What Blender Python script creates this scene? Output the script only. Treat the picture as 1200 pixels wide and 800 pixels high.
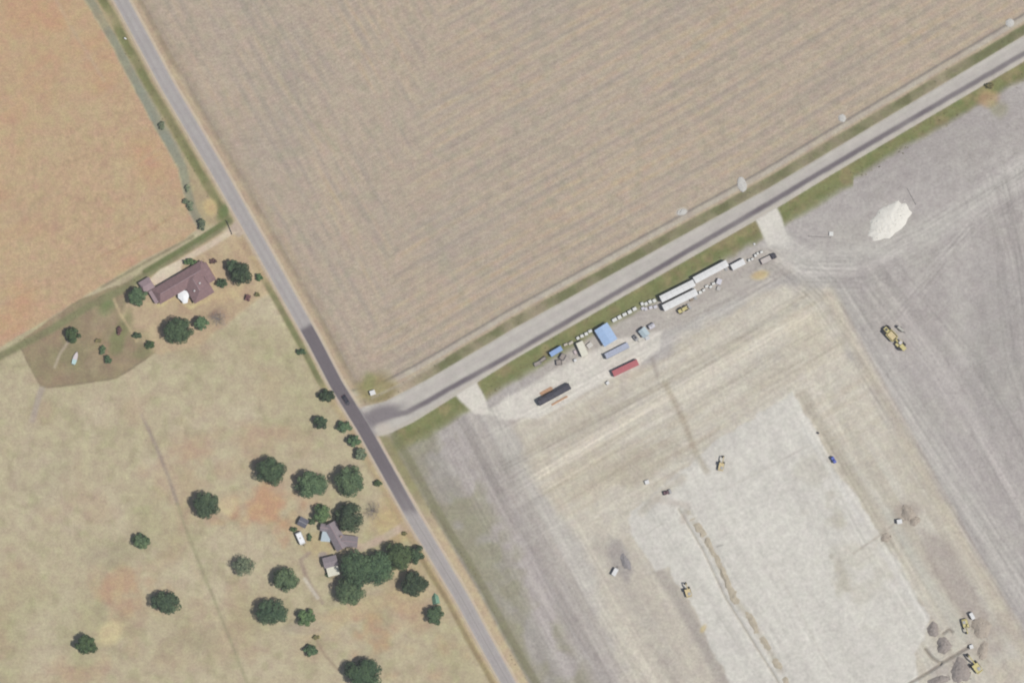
import bpy, math, random
import numpy as np
from math import radians, sin, cos, pi, atan2, hypot

for o in list(bpy.data.objects):
    bpy.data.objects.remove(o)
scene = bpy.context.scene
COL = scene.collection

# ------------------------------------------------------------------ camera, sky, sun, exposure
M = 0.36                                    # metres per plan unit (plan: 1200 x 800 units, y down)
CAM_H = 1400.0
cam = bpy.data.cameras.new('camera')
cam.sensor_width = 36.0
cam.lens = 36.0 * CAM_H / (1200 * M)
cam.clip_start = 1.0
cam.clip_end = 30000.0
camo = bpy.data.objects.new('camera', cam)
camo.location = (0, 0, CAM_H)
COL.objects.link(camo)
scene.camera = camo
scene.render.resolution_x, scene.render.resolution_y = 1024, 682

SUN_EL, SUN_AZ = 63.0, -12.0                # azimuth: world angle (deg) towards the sun, from +x counter-clockwise
w = bpy.data.worlds.new('World')
scene.world = w
w.use_nodes = True
nt = w.node_tree
nt.nodes.clear()
sky = nt.nodes.new('ShaderNodeTexSky')
sky.sky_type = 'NISHITA'
sky.sun_disc = False
sky.sun_elevation = radians(SUN_EL)
sky.sun_rotation = radians(90 - SUN_AZ)
sky.dust_density = 2.0
bg = nt.nodes.new('ShaderNodeBackground')
bg.inputs['Strength'].default_value = 0.07
wo = nt.nodes.new('ShaderNodeOutputWorld')
nt.links.new(sky.outputs[0], bg.inputs['Color'])
nt.links.new(bg.outputs[0], wo.inputs['Surface'])

sun = bpy.data.lights.new('sun', 'SUN')
sun.energy = 4.1
sun.angle = radians(0.5)
sun.color = (1.0, 0.965, 0.91)
suno = bpy.data.objects.new('sun', sun)
suno.rotation_euler = (0, radians(90 - SUN_EL), radians(SUN_AZ))
suno.location = (200, -50, 400)
COL.objects.link(suno)

scene.view_settings.view_transform = 'Standard'
scene.view_settings.look = 'None'
scene.view_settings.exposure = 0.09
scene.view_settings.gamma = 1.0
scene.view_settings.use_curve_mapping = False
scene.render.engine = 'CYCLES'
scene.cycles.filter_width = 2.0

# ------------------------------------------------------------------ maths helpers
rng = np.random.default_rng(7)
K_LIGHT = 1.42        # brightness of a sunlit level white surface under the sun and sky above


def lin1(c):
    c = c / 255.0
    return c / 12.92 if c <= 0.04045 else ((c + 0.055) / 1.055) ** 2.4


def C(r, g, b):
    """base colour of a surface that reads as this sRGB colour on a level spot in this light"""
    return np.array([lin1(r) / K_LIGHT, lin1(g) / K_LIGHT, lin1(b) / K_LIGHT], dtype=np.float32)


def P(px, py):
    return ((px - 600) * M, (400 - py) * M)


def vnoise(x, y, seed=0):
    xi = np.floor(x); yi = np.floor(y)
    fx = (x - xi).astype(np.float32); fy = (y - yi).astype(np.float32)
    xi = xi.astype(np.int64); yi = yi.astype(np.int64)
    fx = fx * fx * (3 - 2 * fx); fy = fy * fy * (3 - 2 * fy)

    def h(i, j):
        n = (i * 374761393 + j * 668265263 + seed * 1442695041) & 0xffffffff
        n = ((n ^ (n >> 13)) * 1274126177) & 0xffffffff
        n = ((n ^ (n >> 16)) * 2246822519) & 0xffffffff
        return ((n ^ (n >> 15)) & 0xffffff).astype(np.float32) / 0xffffff
    a = h(xi, yi); b = h(xi + 1, yi); c = h(xi, yi + 1); d = h(xi + 1, yi + 1)
    return (a * (1 - fx) + b * fx) * (1 - fy) + (c * (1 - fx) + d * fx) * fy


def fbm(x, y, scale, octv=3, seed=0, gain=0.5):
    s = 0; a = 1; t = 0
    for k in range(octv):
        s = s + a * vnoise(x / scale * 2 ** k + 17.3 * k, y / scale * 2 ** k - 9.1 * k, seed + k * 31)
        t += a; a *= gain
    return s / t


def sstep(e0, e1, x):
    t = np.clip((x - e0) / (e1 - e0), 0, 1)
    return t * t * (3 - 2 * t)


def line_coords(line, X, Y):
    """signed distance (+ on the right of the travel direction on the plan) and arc length"""
    best = np.full(X.shape, 1e9, np.float32); sg = np.ones(X.shape, np.float32); s = np.zeros(X.shape, np.float32)
    acc = 0.0
    n = len(line)
    for k in range(n - 1):
        (x0, y0), (x1, y1) = line[k], line[k + 1]
        dx, dy = x1 - x0, y1 - y0
        L = hypot(dx, dy)
        t = ((X - x0) * dx + (Y - y0) * dy) / (L * L)
        tc = np.clip(t, 0 if k else -1e3, 1 if k < n - 2 else 1e3)
        d = np.hypot(X - (x0 + tc * dx), Y - (y0 + tc * dy))
        m = d < best
        best = np.where(m, d, best)
        sg = np.where(m, np.sign(dx * (Y - y0) - dy * (X - x0)), sg)
        s = np.where(m, acc + tc * L, s)
        acc += L
    return best * sg, s


def line_dist(line, X, Y):
    best = np.full(X.shape, 1e9, np.float32)
    for (x0, y0), (x1, y1) in zip(line[:-1], line[1:]):
        dx, dy = x1 - x0, y1 - y0
        t = np.clip(((X - x0) * dx + (Y - y0) * dy) / (dx * dx + dy * dy), 0, 1)
        best = np.minimum(best, np.hypot(X - (x0 + t * dx), Y - (y0 + t * dy)))
    return best


def poly_sd(poly, X, Y):
    """signed distance to a polygon, negative inside"""
    d = line_dist(list(poly) + [poly[0]], X, Y)
    ins = np.zeros(X.shape, bool)
    n = len(poly)
    for i in range(n):
        x0, y0 = poly[i]; x1, y1 = poly[(i + 1) % n]
        if y0 == y1:
            continue
        c = ((y0 > Y) != (y1 > Y)) & (X < (x1 - x0) * (Y - y0) / (y1 - y0) + x0)
        ins ^= c
    return np.where(ins, -d, d)


# ------------------------------------------------------------------ the plan (plan units)
MAIN = [(53, -160), (142, 0), (196, 100), (254, 198), (312, 300), (368, 400), (394, 450), (425, 500), (453, 550),
        (481, 600), (511, 650), (541, 700), (568, 750), (596, 800), (690, 970)]
SIDE_U = [(436, 474), (452, 470), (500, 445), (577, 400), (600, 386), (900, 221), (1200, 42), (1420, -90)]
SIDE_D = [(428, 492), (447, 489), (475, 483), (500, 469), (525, 453), (600, 412), (620, 400), (900, 236), (962, 199), (1200, 60), (1420, -70)]
SIDE_L = [(440, 512), (460, 506), (485, 494), (530, 466), (600, 422), (640, 399), (900, 250), (977, 203), (1200, 72), (1420, -56)]
SIDE_C = [((a[0]), a[1]) for a in [(430, 491), (455, 488), (500, 463), (600, 403), (900, 236), (1200, 57), (1420, -74)]]
WHEAT = [(-200, -200), (0, -200), (98, 0), (128, 50), (155, 102), (182, 152), (208, 198), (214, 225), (221, 250), (231, 268),
         (215, 281), (165, 306), (120, 334), (60, 371), (0, 406), (-200, 520)]
YARD = [(20, 402), (47, 452), (56, 455), (100, 449), (137, 443), (172, 420), (190, 405), (196, 370), (150, 330), (90, 352)]
HOUSELOT = [(150, 345), (190, 310), (262, 272), (282, 275), (322, 340), (300, 352), (268, 375), (236, 402), (190, 415), (160, 398), (140, 372)]
PAD = [(733, 606), (775, 572), (845, 512), (928, 460), (948, 492), (975, 545), (1010, 592), (1050, 655), (1088, 722), (1080, 748), (1072, 765),
       (1105, 1000), (965, 1000), (855, 800), (812, 712), (783, 664), (768, 668), (748, 640)]
TANPAD = [(598, 500), (640, 478), (700, 446), (760, 424), (850, 372), (915, 338), (940, 330), (968, 338), (980, 372), (990, 398), (1032, 470),
          (1070, 535), (1110, 600), (1160, 690), (1215, 780), (1330, 1000), (900, 1000), (800, 900), (742, 800), (700, 705), (680, 640), (625, 560)]
LOT = [(566, 484), (600, 462), (640, 440), (676, 420), (715, 400), (742, 392), (776, 388), (772, 408), (748, 430), (708, 448), (664, 474), (630, 490), (590, 492)]
APRON1 = [(531, 460), (549, 445), (559, 448), (570, 470), (575, 486), (556, 484), (540, 470)]
APRON2 = [(885, 256), (908, 240), (918, 262), (926, 284), (900, 290)]


TRENCH = (([(795, 596), (824, 645), (850, 700), (880, 748), (908, 792), (930, 830)], .5), ([(1064, 801), (1090, 786), (1102, 778)], .9),
          ([(1084, 760), (1092, 770), (1102, 777)], 1.1), ([(1102, 777), (1118, 768), (1136, 757)], .9), ([(1105, 742), (1112, 737), (1116, 740)], .8))


def site_streaks(X, Y):
    """tyre tracks and grading marks on the building site: multiplies the base colour"""
    m = np.zeros(X.shape, np.float32)

    def guide(line, spread, amp, per, along, seed, center=0.0):
        d, s = line_coords(line, X, Y)
        Lg = sum(hypot(b[0] - a[0], b[1] - a[1]) for a, b in zip(line[:-1], line[1:]))
        env = np.exp(-((d - center) / spread) ** 2) * sstep(-60, 10, s) * sstep(Lg + 60, Lg - 10, s)
        n = (vnoise(d / per, s / along, seed) * 0.55 + vnoise(d / per * 2.1, s / along * 1.3, seed + 5) * 0.3
             + vnoise(d / per * 0.4, s / along * 0.6, seed + 9) * 0.35) / 1.2 - 0.5
        return n * amp * env, env
    for g in (
        ([(905, 285), (940, 310), (1010, 312), (1080, 275), (1200, 200), (1300, 150)], 26, 0.20, 3.0, 70, 3, 0),
        ([(915, 310), (965, 335), (1010, 410), (1080, 530), (1200, 715), (1300, 880)], 34, 0.20, 3.2, 80, 11, -14),
        ([(1030, 330), (1100, 420), (1200, 600), (1300, 800)], 55, 0.17, 3.6, 90, 17, 0),
        ([(1150, 200), (1178, 300), (1192, 420), (1240, 560)], 40, 0.17, 3.4, 80, 23, 0),
        ([(500, 480), (560, 590), (640, 730), (720, 880)], 60, 0.19, 4.2, 90, 29, 0),
        ([(640, 640), (700, 740), (780, 880)], 45, 0.17, 4.0, 70, 37, 0),
        ([(610, 580), (760, 490), (960, 380)], 75, 0.17, 4.4, 85, 43, 0),
        ([(780, 380), (860, 345), (940, 300)], 22, 0.14, 3.0, 60, 47, 0),
        ([(820, 560), (900, 700), (960, 810)], 70, 0.085, 3.6, 70, 53, 0),
        ([(960, 480), (1050, 640), (1140, 800)], 45, 0.14, 3.8, 60, 59, 0),
        ([(1020, 200), (1120, 150), (1240, 80)], 50, 0.12, 3.6, 80, 61, 0),
    ):
        a, e = guide(*g)
        m = m + a
    return m * 2.1


def paint(X, Y):
    """base colour of the land at plan positions (soil, stubble, grass, gravel, asphalt)"""
    X = X.astype(np.float32); Y = Y.astype(np.float32)
    N = X.shape[0]
    col = np.zeros((N, 3), np.float32)
    n_big = fbm(X, Y, 90, 3, 1); n_mid = fbm(X, Y, 24, 3, 2); n_sm = fbm(X, Y, 7, 2, 3)
    d1, s1 = line_coords(MAIN, X, Y)             # + is the west side? fixed below
    d1 = -d1                                     # now + is east of the main road
    dU, sU = line_coords(SIDE_U, X, Y)           # + is south
    dL, sL = line_coords(SIDE_L, X, Y)
    dD, sD = line_coords(SIDE_D, X, Y)

    def mix(mask, c):
        m = mask[:, None]
        col[:] = col * (1 - m) + np.asarray(c, np.float32) * m

    def pm(poly, soft=3, warp=0.0, ws=18, seed=5):
        d = poly_sd(poly, X, Y)
        if warp:
            d = d + warp * 2 * (fbm(X, Y, ws, 2, seed) - 0.5)
        return sstep(soft / 2, -soft / 2, d)

    def st(line, wd, soft=2, brk=0.0, seed=3, bs=14):
        d = line_dist(line, X, Y)
        m = sstep(wd / 2 + soft / 2, wd / 2 - soft / 2, d)
        if brk:
            m = m * np.clip(1 - brk + 2 * brk * fbm(X, Y, bs, 2, seed), 0, 1)
        return m

    def blob(cx, cy, rx, ry=None, ang=0, p=1.0, warp=0.35, seed=9, edge=0.35):
        ry = ry or rx
        c, s_ = cos(radians(ang)), sin(radians(ang))
        u = ((X - cx) * c - (Y - cy) * s_) / rx; v = ((X - cx) * s_ + (Y - cy) * c) / ry
        r = np.sqrt(u * u + v * v) + warp * 2 * (n_mid - 0.5)
        return p * sstep(1.0, edge, r)

    west = d1 < 0
    # ---------------- pasture
    col[:] = C(187, 175, 145)
    mix(np.clip((n_big - 0.45) * 3.0, 0, 1) * 0.55, C(170, 164, 124))
    mix(np.clip((fbm(X, Y, 60, 3, 77) - 0.52) * 4, 0, 1) * 0.55, C(197, 184, 158))
    mix(np.clip((fbm(X, Y, 40, 3, 78) - 0.55) * 5, 0, 1) * 0.35, C(176, 150, 124))
    mix(np.clip((fbm(X, Y, 13, 2, 79) - 0.55) * 4, 0, 1) * 0.38, C(158, 154, 116))
    for b in ((312, 598, 58, 36, 0, .85), (240, 520, 40, 26, 20, .35), (300, 530, 34, 22, 0, .4), (440, 738, 46, 50, 0, .8), (150, 695, 54, 32, 0, .6), (215, 560, 60, 40, 0, .4),
              (90, 790, 50, 18, 10, .4), (265, 545, 50, 18, 0, .3), (520, 760, 26, 30, 0, .3), (190, 660, 40, 16, 10, .3)):
        mix(blob(*b, seed=12, warp=1.0, edge=.0) * .85, C(194, 150, 114) if b[5] > 0.5 else C(184, 154, 126))
    mix(blob(266, 592, 14, 16, 0, .85, .2), C(204, 188, 150))
    mix(blob(130, 740, 18, 22, -35, .85, .25), C(206, 190, 148))
    mix(blob(420, 715, 90, 16, 22, .55), C(198, 178, 140))
    mix(blob(360, 735, 40, 10, 5, .4), C(168, 158, 142))
    mix(blob(440, 745, 30, 60, 0, .25), C(150, 150, 116))
    mix(blob(120, 650, 40, 18, 0, .35), C(160, 150, 126))
    mix(blob(225, 745, 44, 20, 0, .3), C(160, 148, 120))
    mix(blob(480, 700, 50, 60, 0, .35), C(186, 152, 116))
    mix(blob(465, 615, 32, 30, 0, .6), C(192, 168, 122))
    mix(blob(455, 590, 20, 40, -30, .5), C(186, 166, 120))
    mix(blob(373, 640, 26, 20, 0, .5), C(184, 162, 118))
    for b in ((438, 738, 34, 44, 0, .75), (420, 725, 16, 14, 0, .5), (470, 715, 30, 20, 20, .4), (520, 765, 24, 30, 0, .35)):
        mix(blob(*b, warp=.9, edge=-.1), C(192, 152, 120))
    for b in ((300, 520, 46, 34, 0, .5), (245, 515, 40, 30, 0, .4), (150, 700, 60, 34, 10, .45), (310, 710, 30, 22, 0, .4), (85, 785, 50, 22, 0, .4)):
        mix(blob(*b, warp=.9, edge=-.2), C(184, 156, 130))
    for b in ((150, 640, 60, 30, 0, .35), (225, 755, 60, 26, 10, .35), (255, 450, 50, 30, 0, .3), (450, 700, 24, 30, 0, .3), (60, 560, 50, 50, 0, .3)):
        mix(blob(*b, warp=.9, edge=-.2), C(160, 152, 122))
    # old tracks across the pasture
    mix(st([(166, 486), (182, 520), (198, 560), (208, 590)], 4, 4, .2), C(160, 146, 130))
    mix(st([(208, 590), (214, 610), (232, 655), (250, 700), (270, 750), (290, 800), (310, 860)], 3.5, 4, .35) * .75, C(156, 150, 118))
    mix(st([(206, 595), (226, 660), (246, 710), (268, 760)], 3, 10, .35) * .5, C(200, 184, 152))
    mix(st([(150, 435), (160, 470), (168, 490)], 9, 10, .3) * .5, C(196, 178, 150))
    mix(st([(50, 452), (44, 470), (38, 492)], 7, 4, .1) * .8, C(170, 158, 146))
    mix(st([(38, 492), (28, 530), (15, 570)], 10, 12, .3) * .4, C(186, 170, 148))
    mix(st([(362, 648), (352, 656), (356, 668), (366, 690), (378, 706)], 4.5, 3, .3), C(168, 152, 132))
    mix(st([(357, 678), (372, 700)], 4, 3, .2) * .9, C(206, 198, 180))
    mix(blob(378, 650, 8, 6, 0, .8), C(158, 146, 142))
    mix(st([(370, 748), (380, 766), (396, 784)], 3, 3, .3) * .6, C(150, 130, 110))
    # ---------------- yard of the ranch house
    yard = pm(YARD, 2.5, 1.2)
    mix(yard, C(152, 136, 108))
    mix(yard * np.clip((n_mid - 0.4) * 3, 0, 1) * .5, C(164, 140, 112))
    mix(yard * np.clip((fbm(X, Y, 26, 3, 81) - 0.45) * 4, 0, 1) * .6, C(140, 134, 100))
    mix(yard * np.clip((fbm(X, Y, 16, 3, 82) - 0.55) * 5, 0, 1) * .5, C(166, 150, 122))
    mix(yard * st([(20, 402), (47, 452), (56, 455), (137, 443), (172, 420)], 2.5, 2, .1) * .8, C(134, 122, 98))
    lot = pm(HOUSELOT, 6, 3)
    mix(lot, C(190, 170, 138))
    mix(lot * np.clip((n_mid - 0.45) * 4, 0, 1) * .6, C(178, 156, 126))
    mix(blob(285, 290, 20, 26, -20, .7), C(184, 160, 130))
    mix(blob(268, 345, 34, 14, 20, .6), C(200, 178, 138))
    mix(blob(124, 357, 15, 20, -25, .95, .4), C(118, 132, 86))
    mix(blob(140, 392, 14, 34, -25, .85, .5), C(126, 128, 86))
    mix(blob(168, 412, 16, 10, 20, .6, .5), C(132, 132, 92))
    mix(blob(70, 420, 40, 22, 30, .4, .8), C(140, 134, 98))
    mix(blob(160, 395, 18, 12, 0, .4), C(140, 134, 98))
    mix(st([(131, 345), (140, 366), (152, 385), (160, 400)], 3, 3, .2) * .7, C(196, 176, 140))
    mix(blob(255, 365, 18, 10, 25, .7), C(164, 142, 120))
    mix(st([(80, 400), (70, 415), (64, 430)], 3, 3, .2) * .7, C(186, 172, 152))
    # ---------------- wheat field
    wd = poly_sd(WHEAT, X, Y) + 1.6 * (n_sm - 0.5)
    wm = sstep(1.5, -1.5, wd)
    u = X * 0.87 - Y * 0.5; v = X * 0.5 + Y * 0.87
    wheat = C(188, 162, 129) * (0.93 + 0.16 * n_mid + 0.22 * (fbm(X, Y, 3.5, 2, 21) - 0.5))[:, None]
    mw = np.clip((n_big - 0.42) * 3, 0, 1)[:, None] * .6
    wheat = wheat * (1 - mw) + C(197, 154, 117) * mw
    mw = np.clip((fbm(X, Y, 50, 3, 22) - 0.5) * 4, 0, 1)[:, None] * .5
    wheat = wheat * (1 - mw) + C(190, 170, 134) * mw
    mw = (np.clip((vnoise(u / 60, v / 5, 23) - 0.62) * 4, 0, 1) * .3)[:, None]
    wheat = wheat * (1 - mw) + C(186, 164, 134) * mw
    mix(wm, wheat)
    mix(wm * st([(66, 0), (82, 30), (110, 75), (122, 95)], 4, 4, .4) * .4, C(188, 170, 144))
    mix(wm * st([(100, 305), (150, 275), (195, 248)], 3, 4, .5) * .6, C(200, 172, 138))
    mix(wm * st([(115, 302), (160, 280), (200, 255)], 2, 3, .5) * .5, C(176, 142, 108))
    mix(wm * sstep(-14, 0, wd) * .25, C(194, 160, 128))
    # ---------------- verge between wheat and road, ditch below the wheat
    vg = west & (wd > 0) & (Y < 278)
    vgm = (sstep(0, 3, wd) * (west & (Y < 290) & (X < 282)) * sstep(272, 262, Y + (X - 232) * 0.15)).astype(np.float32)
    mix(vgm, C(176, 160, 126))
    mix(vgm * sstep(8, 4, np.abs(wd - 5)) * np.clip(.35 + n_mid, 0, 1), C(146, 146, 124))
    mix(vgm * blob(200, 130, 90, 90, 0, 1) * sstep(9, 5, np.abs(wd - 7)) * np.clip(n_mid * 1.5, 0, 1) * .8, C(140, 144, 130))
    gb = np.abs(d1 + 19 + 3 * (n_mid - .5))
    mix(vgm * sstep(7, 3, gb) * np.clip(.2 + 1.3 * n_mid, 0, 1), C(126, 127, 84))
    mix(blob(247, 243, 10, 14, 25, .9), C(200, 178, 130))
    mix(blob(262, 248, 9, 20, -25, .95) * (d1 < -11), C(112, 124, 76))
    di = [(268, 258), (252, 272), (230, 285), (190, 310), (172, 321), (140, 341), (105, 358), (60, 386), (10, 412), (-120, 480)]
    mix(st(di, 9, 5, .35), C(132, 130, 94))
    mix(st([(266, 259), (235, 279), (170, 318)], 6, 3, .2), C(112, 119, 76))
    mix(st([(226, 277), (180, 302), (120, 336)], 3, 3, .3) * .6, C(120, 112, 84))
    # driveway, concrete apron behind the house
    mix(st([(284, 262), (270, 272), (248, 286), (222, 301), (196, 318)], 7, 3.5, .1), C(208, 192, 168))
    mix(pm([(284, 250), (292, 268), (280, 278), (266, 270)], 4, 1), C(196, 180, 160))
    mix(pm([(187, 316), (212, 304), (213, 318), (183, 336), (175, 328)], 3, .8), C(218, 204, 180))
    mix(st([(240, 300), (247, 318), (256, 330)], 2.5, 2, .2) * .8, C(206, 186, 150))
    mix(st([(186, 358), (205, 349), (222, 360), (252, 348)], 4, 3, .2) * .7, C(202, 184, 140))
    # drive of the farmhouse
    mix(st([(486, 610), (470, 618), (450, 630), (428, 640), (414, 642)], 9, 4, .15), C(192, 174, 152))
    mix(pm([(470, 612), (482, 603), (490, 618), (476, 624)], 4, 1), C(200, 184, 164))
    mix(st([(500, 652), (480, 662), (458, 676)], 6, 6, .2) * .7, C(196, 176, 144))

    # ---------------- stubble field east of the main road
    ds = -dU
    est = (d1 > 0) & (dU < 0)
    row_m = vnoise(d1 / 4.2, s1 / 45, 31) * .5 + vnoise(d1 / 9.0, s1 / 90, 32) * .35 + vnoise(d1 / 2.6, s1 / 18, 33) * .35
    row_s = vnoise(ds / 4.2, sU / 40, 34) * .4 + vnoise(ds / 9.5, sU / 130, 35) * .6 + vnoise(ds / 2.6, sU / 14, 36) * .25
    wob = 2.2 * (fbm(X, Y, 70, 2, 160) - .5)
    per = (0.5 + 0.5 * np.sin((ds + wob) * 2 * pi / 12.6)) ** 1.3 * (.55 + .9 * vnoise(ds / 30, sU / 160, 161))
    perm = (0.5 + 0.5 * np.sin((d1 + wob) * 2 * pi / 12.6)) ** 1.3 * (.4 + .9 * vnoise(d1 / 30, s1 / 160, 162))
    bm = sstep(-25, 25, ds * 0.9 - d1 + 40 * (n_mid - .5))
    row = (row_m / 1.2 * .76 + perm * .24) * bm + (row_s / 1.25 * .66 + per * .36) * (1 - bm)
    stub = C(182, 167, 148) * (0.905 + 0.20 * row)[:, None]
    mw = (np.clip((row - .52) * 3, 0, 1) * np.clip(n_mid * 1.6, 0, 1) * .6)[:, None]
    stub = stub * (1 - mw) + C(188, 166, 134) * mw
    mw = (np.clip((.44 - row) * 5, 0, 1) * .5)[:, None]
    stub = stub * (1 - mw) + C(163, 153, 141) * mw
    mw = np.clip((n_big - 0.5) * 3.0, 0, 1)[:, None] * .4
    stub = stub * (1 - mw) + C(172, 161, 147) * mw
    mw = np.clip((fbm(X, Y, 70, 2, 163) - 0.5) * 3.0, 0, 1)[:, None] * .4
    stub = stub * (1 - mw) + C(182, 163, 141) * mw
    mw = np.clip((fbm(X, Y, 11, 2, 38) - 0.60) * 5, 0, 1)[:, None] * .35
    stub = stub * (1 - mw) + C(158, 152, 132) * mw
    stub = stub * (0.93 + 0.14 * fbm(X, Y, 3.2, 2, 39))[:, None]
    m = est.astype(np.float32)
    mix(m, stub)
    mix(m * st([(300, 40), (340, 110), (400, 180), (420, 210)], 3, 6, .6) * .35, C(156, 156, 128))
    mix(m * st([(520, 300), (560, 380), (585, 400)], 3, 8, .6) * .25, C(160, 162, 138))
    # strips along the main road, east side
    mix(m * sstep(20, 14, d1) * .85, C(182, 162, 134))
    mix(m * sstep(4.5, 1.5, np.abs(d1 - 19 + 2 * (n_mid - .5))) * np.clip(.3 + n_mid, 0, 1) * .8, C(150, 136, 110))
    mix(m * sstep(6, 2, np.abs(d1 - 27)) * .25, C(164, 148, 124))
    # strips along the side road, north side
    mix(m * sstep(26, 22, ds) * .9, C(182, 166, 142))
    mix(m * sstep(2.6, 0.8, np.abs(ds - 21.5 + (n_mid - .5))) * .85, C(138, 130, 122))
    mix(m * sstep(4, 1.5, np.abs(ds - 17.5)) * .7 * np.clip(.4 + n_mid, 0, 1), C(186, 180, 168))
    mix(m * sstep(8.0, 4.5, np.abs(ds - 5.5 + 3 * (n_mid - .5))) * np.clip(.2 + 1.4 * n_mid, 0, 1) * sstep(470, 520, X), C(120, 121, 84))
    for b in ((869.5, 216, 7, 11, 12), (799.5, 248.5, 8, 5, 15), (987, 138.5, 6, 6, 0), (1183.5, 27, 7, 6, 0)):
        mix(m * blob(*b, .75, .5), C(208, 203, 194))
    mix(m * blob(440, 455, 30, 24, 0, .85), C(150, 140, 94))
    mix(m * blob(432, 446, 10, 14, 0, .6), C(140, 142, 92))
    mix(m * st([(436, 466), (470, 450), (520, 420)], 3, 3, .2) * .6, C(176, 166, 148))

    # ---------------- building site
    ss = ((d1 > 0) & (dL > 0)).astype(np.float32)
    sc = np.zeros_like(col)
    sc[:] = C(179, 173, 168)

    def smix(mask, c):
        mm = mask[:, None]
        sc[:] = sc * (1 - mm) + np.asarray(c, np.float32) * mm
    smix(np.clip((n_big - .5) * 3, 0, 1) * .5, C(167, 160, 155))
    smix(np.clip((fbm(X, Y, 45, 3, 41) - .5) * 4, 0, 1) * .45, C(182, 178, 168))
    smix(blob(1090, 160, 130, 60, 30, .5), C(163, 156, 152))
    smix(blob(1170, 390, 50, 130, 0, .5), C(160, 156, 151))
    # pale haul tracks
    for ln, wd_, p_ in (([(908, 280), (925, 300), (985, 308), (1060, 285), (1130, 245), (1210, 195), (1300, 150)], 26, .75),
                        ([(1200, 205), (1140, 260), (1120, 320), (1130, 420)], 20, .35),
                        ([(930, 300), (985, 350), (1040, 440), (1120, 570), (1200, 690), (1290, 820)], 34, .5),
                        ([(770, 402), (830, 366), (890, 330), (930, 302)], 24, .6)):
        smix(st(ln, wd_, 22, .25, 5, 30) * p_, C(196, 192, 184))
    # patchy tint of the graded soil
    nA = fbm(X, Y, 26, 3, 150); nB = vnoise((X * .5 + Y * .86) / 90, (X * .86 - Y * .5) / 7, 151) * .6 + vnoise((X * .5 + Y * .86) / 40, (X * .86 - Y * .5) / 3.2, 153) * .4; nC = fbm(X, Y, 10, 2, 152)
    lw = sstep(760, 640, X) * sstep(300, 480, Y)
    smix(lw * np.clip((nB - .45) * 4, 0, 1) * .6, C(182, 175, 167))
    smix(lw * np.clip((.46 - nB) * 4, 0, 1) * .55, C(160, 152, 144))
    smix(lw * np.clip((nA - .52) * 5, 0, 1) * .45, C(172, 162, 156))
    smix(lw * blob(545, 600, 20, 90, 30, .6, 1.1), C(150, 144, 118))
    smix(lw * blob(580, 690, 18, 70, 30, .55, 1.1), C(148, 144, 120))
    smix(lw * blob(520, 520, 40, 24, 30, .4, .5), C(164, 160, 154))
    smix(st([(575, 490), (610, 560), (650, 640), (700, 730), (750, 830)], 12, 14, .3, 5, 30) * .6, C(194, 188, 178))
    smix(st([(530, 500), (560, 570), (610, 660), (680, 780)], 8, 10, .4, 6, 30) * .5, C(190, 183, 174))
    smix(st([(598, 540), (640, 620), (700, 735), (740, 810)], 4, 5, .4, 7, 20) * .5, C(160, 150, 140))
    wd1 = d1 + 10 * (fbm(X, Y, 60, 3, 170) - .5)
    ly = sstep(470, 540, Y + .3 * (X - 500)) * sstep(780, 680, X - .45 * (Y - 600))
    bt = np.clip(.35 + 1.2 * fbm(X, Y, 22, 3, 171), 0, 1)
    for c0, hw, cc, pp in ((44, 24, (160, 155, 146), .8), (82, 18, (181, 173, 168), .75), (104, 6, (164, 156, 148), .5), (118, 9, (178, 171, 162), .7), (141, 14, (198, 193, 183), .85), (160, 5, (176, 167, 155), .5)):
        smix(ly * sstep(hw * 1.3, hw * .5, np.abs(wd1 - c0)) * pp * bt, C(*cc))
    smix(ly * sstep(50, 22, np.abs(wd1 - 52)) * np.clip((fbm(X, Y, 30, 3, 172) - .47) * 5, 0, 1) * .65, C(148, 145, 116))
    rr_ = sstep(960, 1040, X) * sstep(520, 300, Y - (X - 1040))
    smix(rr_ * np.clip((nA - .5) * 4, 0, 1) * .35, C(176, 168, 164))
    smix(rr_ * np.clip((nC - .56) * 4, 0, 1) * .3, C(158, 152, 146))
    # tan fill round the pad
    tp = pm(TANPAD, 18, 12, 26)
    smix(tp, C(203, 196, 180))
    nb = vnoise(u / 110, v / 6, 45) * .6 + vnoise(u / 50, v / 3, 145) * .4
    upm = sstep(660, 600, Y + (X < 700) * 20)
    smix(tp * upm * np.clip((nb - .5) * 4, 0, 1) * .55, C(190, 180, 161))
    smix(tp * upm * np.clip((.48 - nb) * 4, 0, 1) * .6, C(212, 206, 191))
    smix(tp * np.clip((nC - .55) * 4, 0, 1) * .35, C(198, 192, 182))
    smix(tp * blob(690, 560, 70, 40, 25, .45), C(199, 188, 164))
    smix(tp * blob(745, 545, 60, 22, 28, .55, .6), C(180, 170, 150))
    smix(tp * blob(690, 500, 80, 14, 30, .4), C(172, 162, 146))
    smix(tp * blob(900, 440, 50, 12, 30, .35), C(174, 164, 144))
    smix(tp * blob(945, 385, 40, 30, -50, .5), C(204, 195, 172))
    smix(tp * blob(640, 590, 30, 20, 0, .4), C(198, 188, 166))
    ul = X * .5 + Y * .86
    vl = X * .86 - Y * .5
    nb2 = vnoise(ul / 120, vl / 7, 46) * .6 + vnoise(ul / 60, vl / 3.2, 146) * .4
    low = 1 - upm
    smix(tp * low * np.clip((nb2 - .48) * 4, 0, 1) * .5, C(186, 177, 164))
    smix(tp * low * np.clip((.46 - nb2) * 4, 0, 1) * .5, C(204, 198, 184))
    smix(st([(705, 640), (735, 690), (775, 760), (810, 830)], 20, 26, .5) * .5, C(164, 155, 147))
    smix(st([(772, 668), (800, 712), (842, 790), (870, 850)], 14, 10, .3) * .75, C(168, 160, 152))
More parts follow.
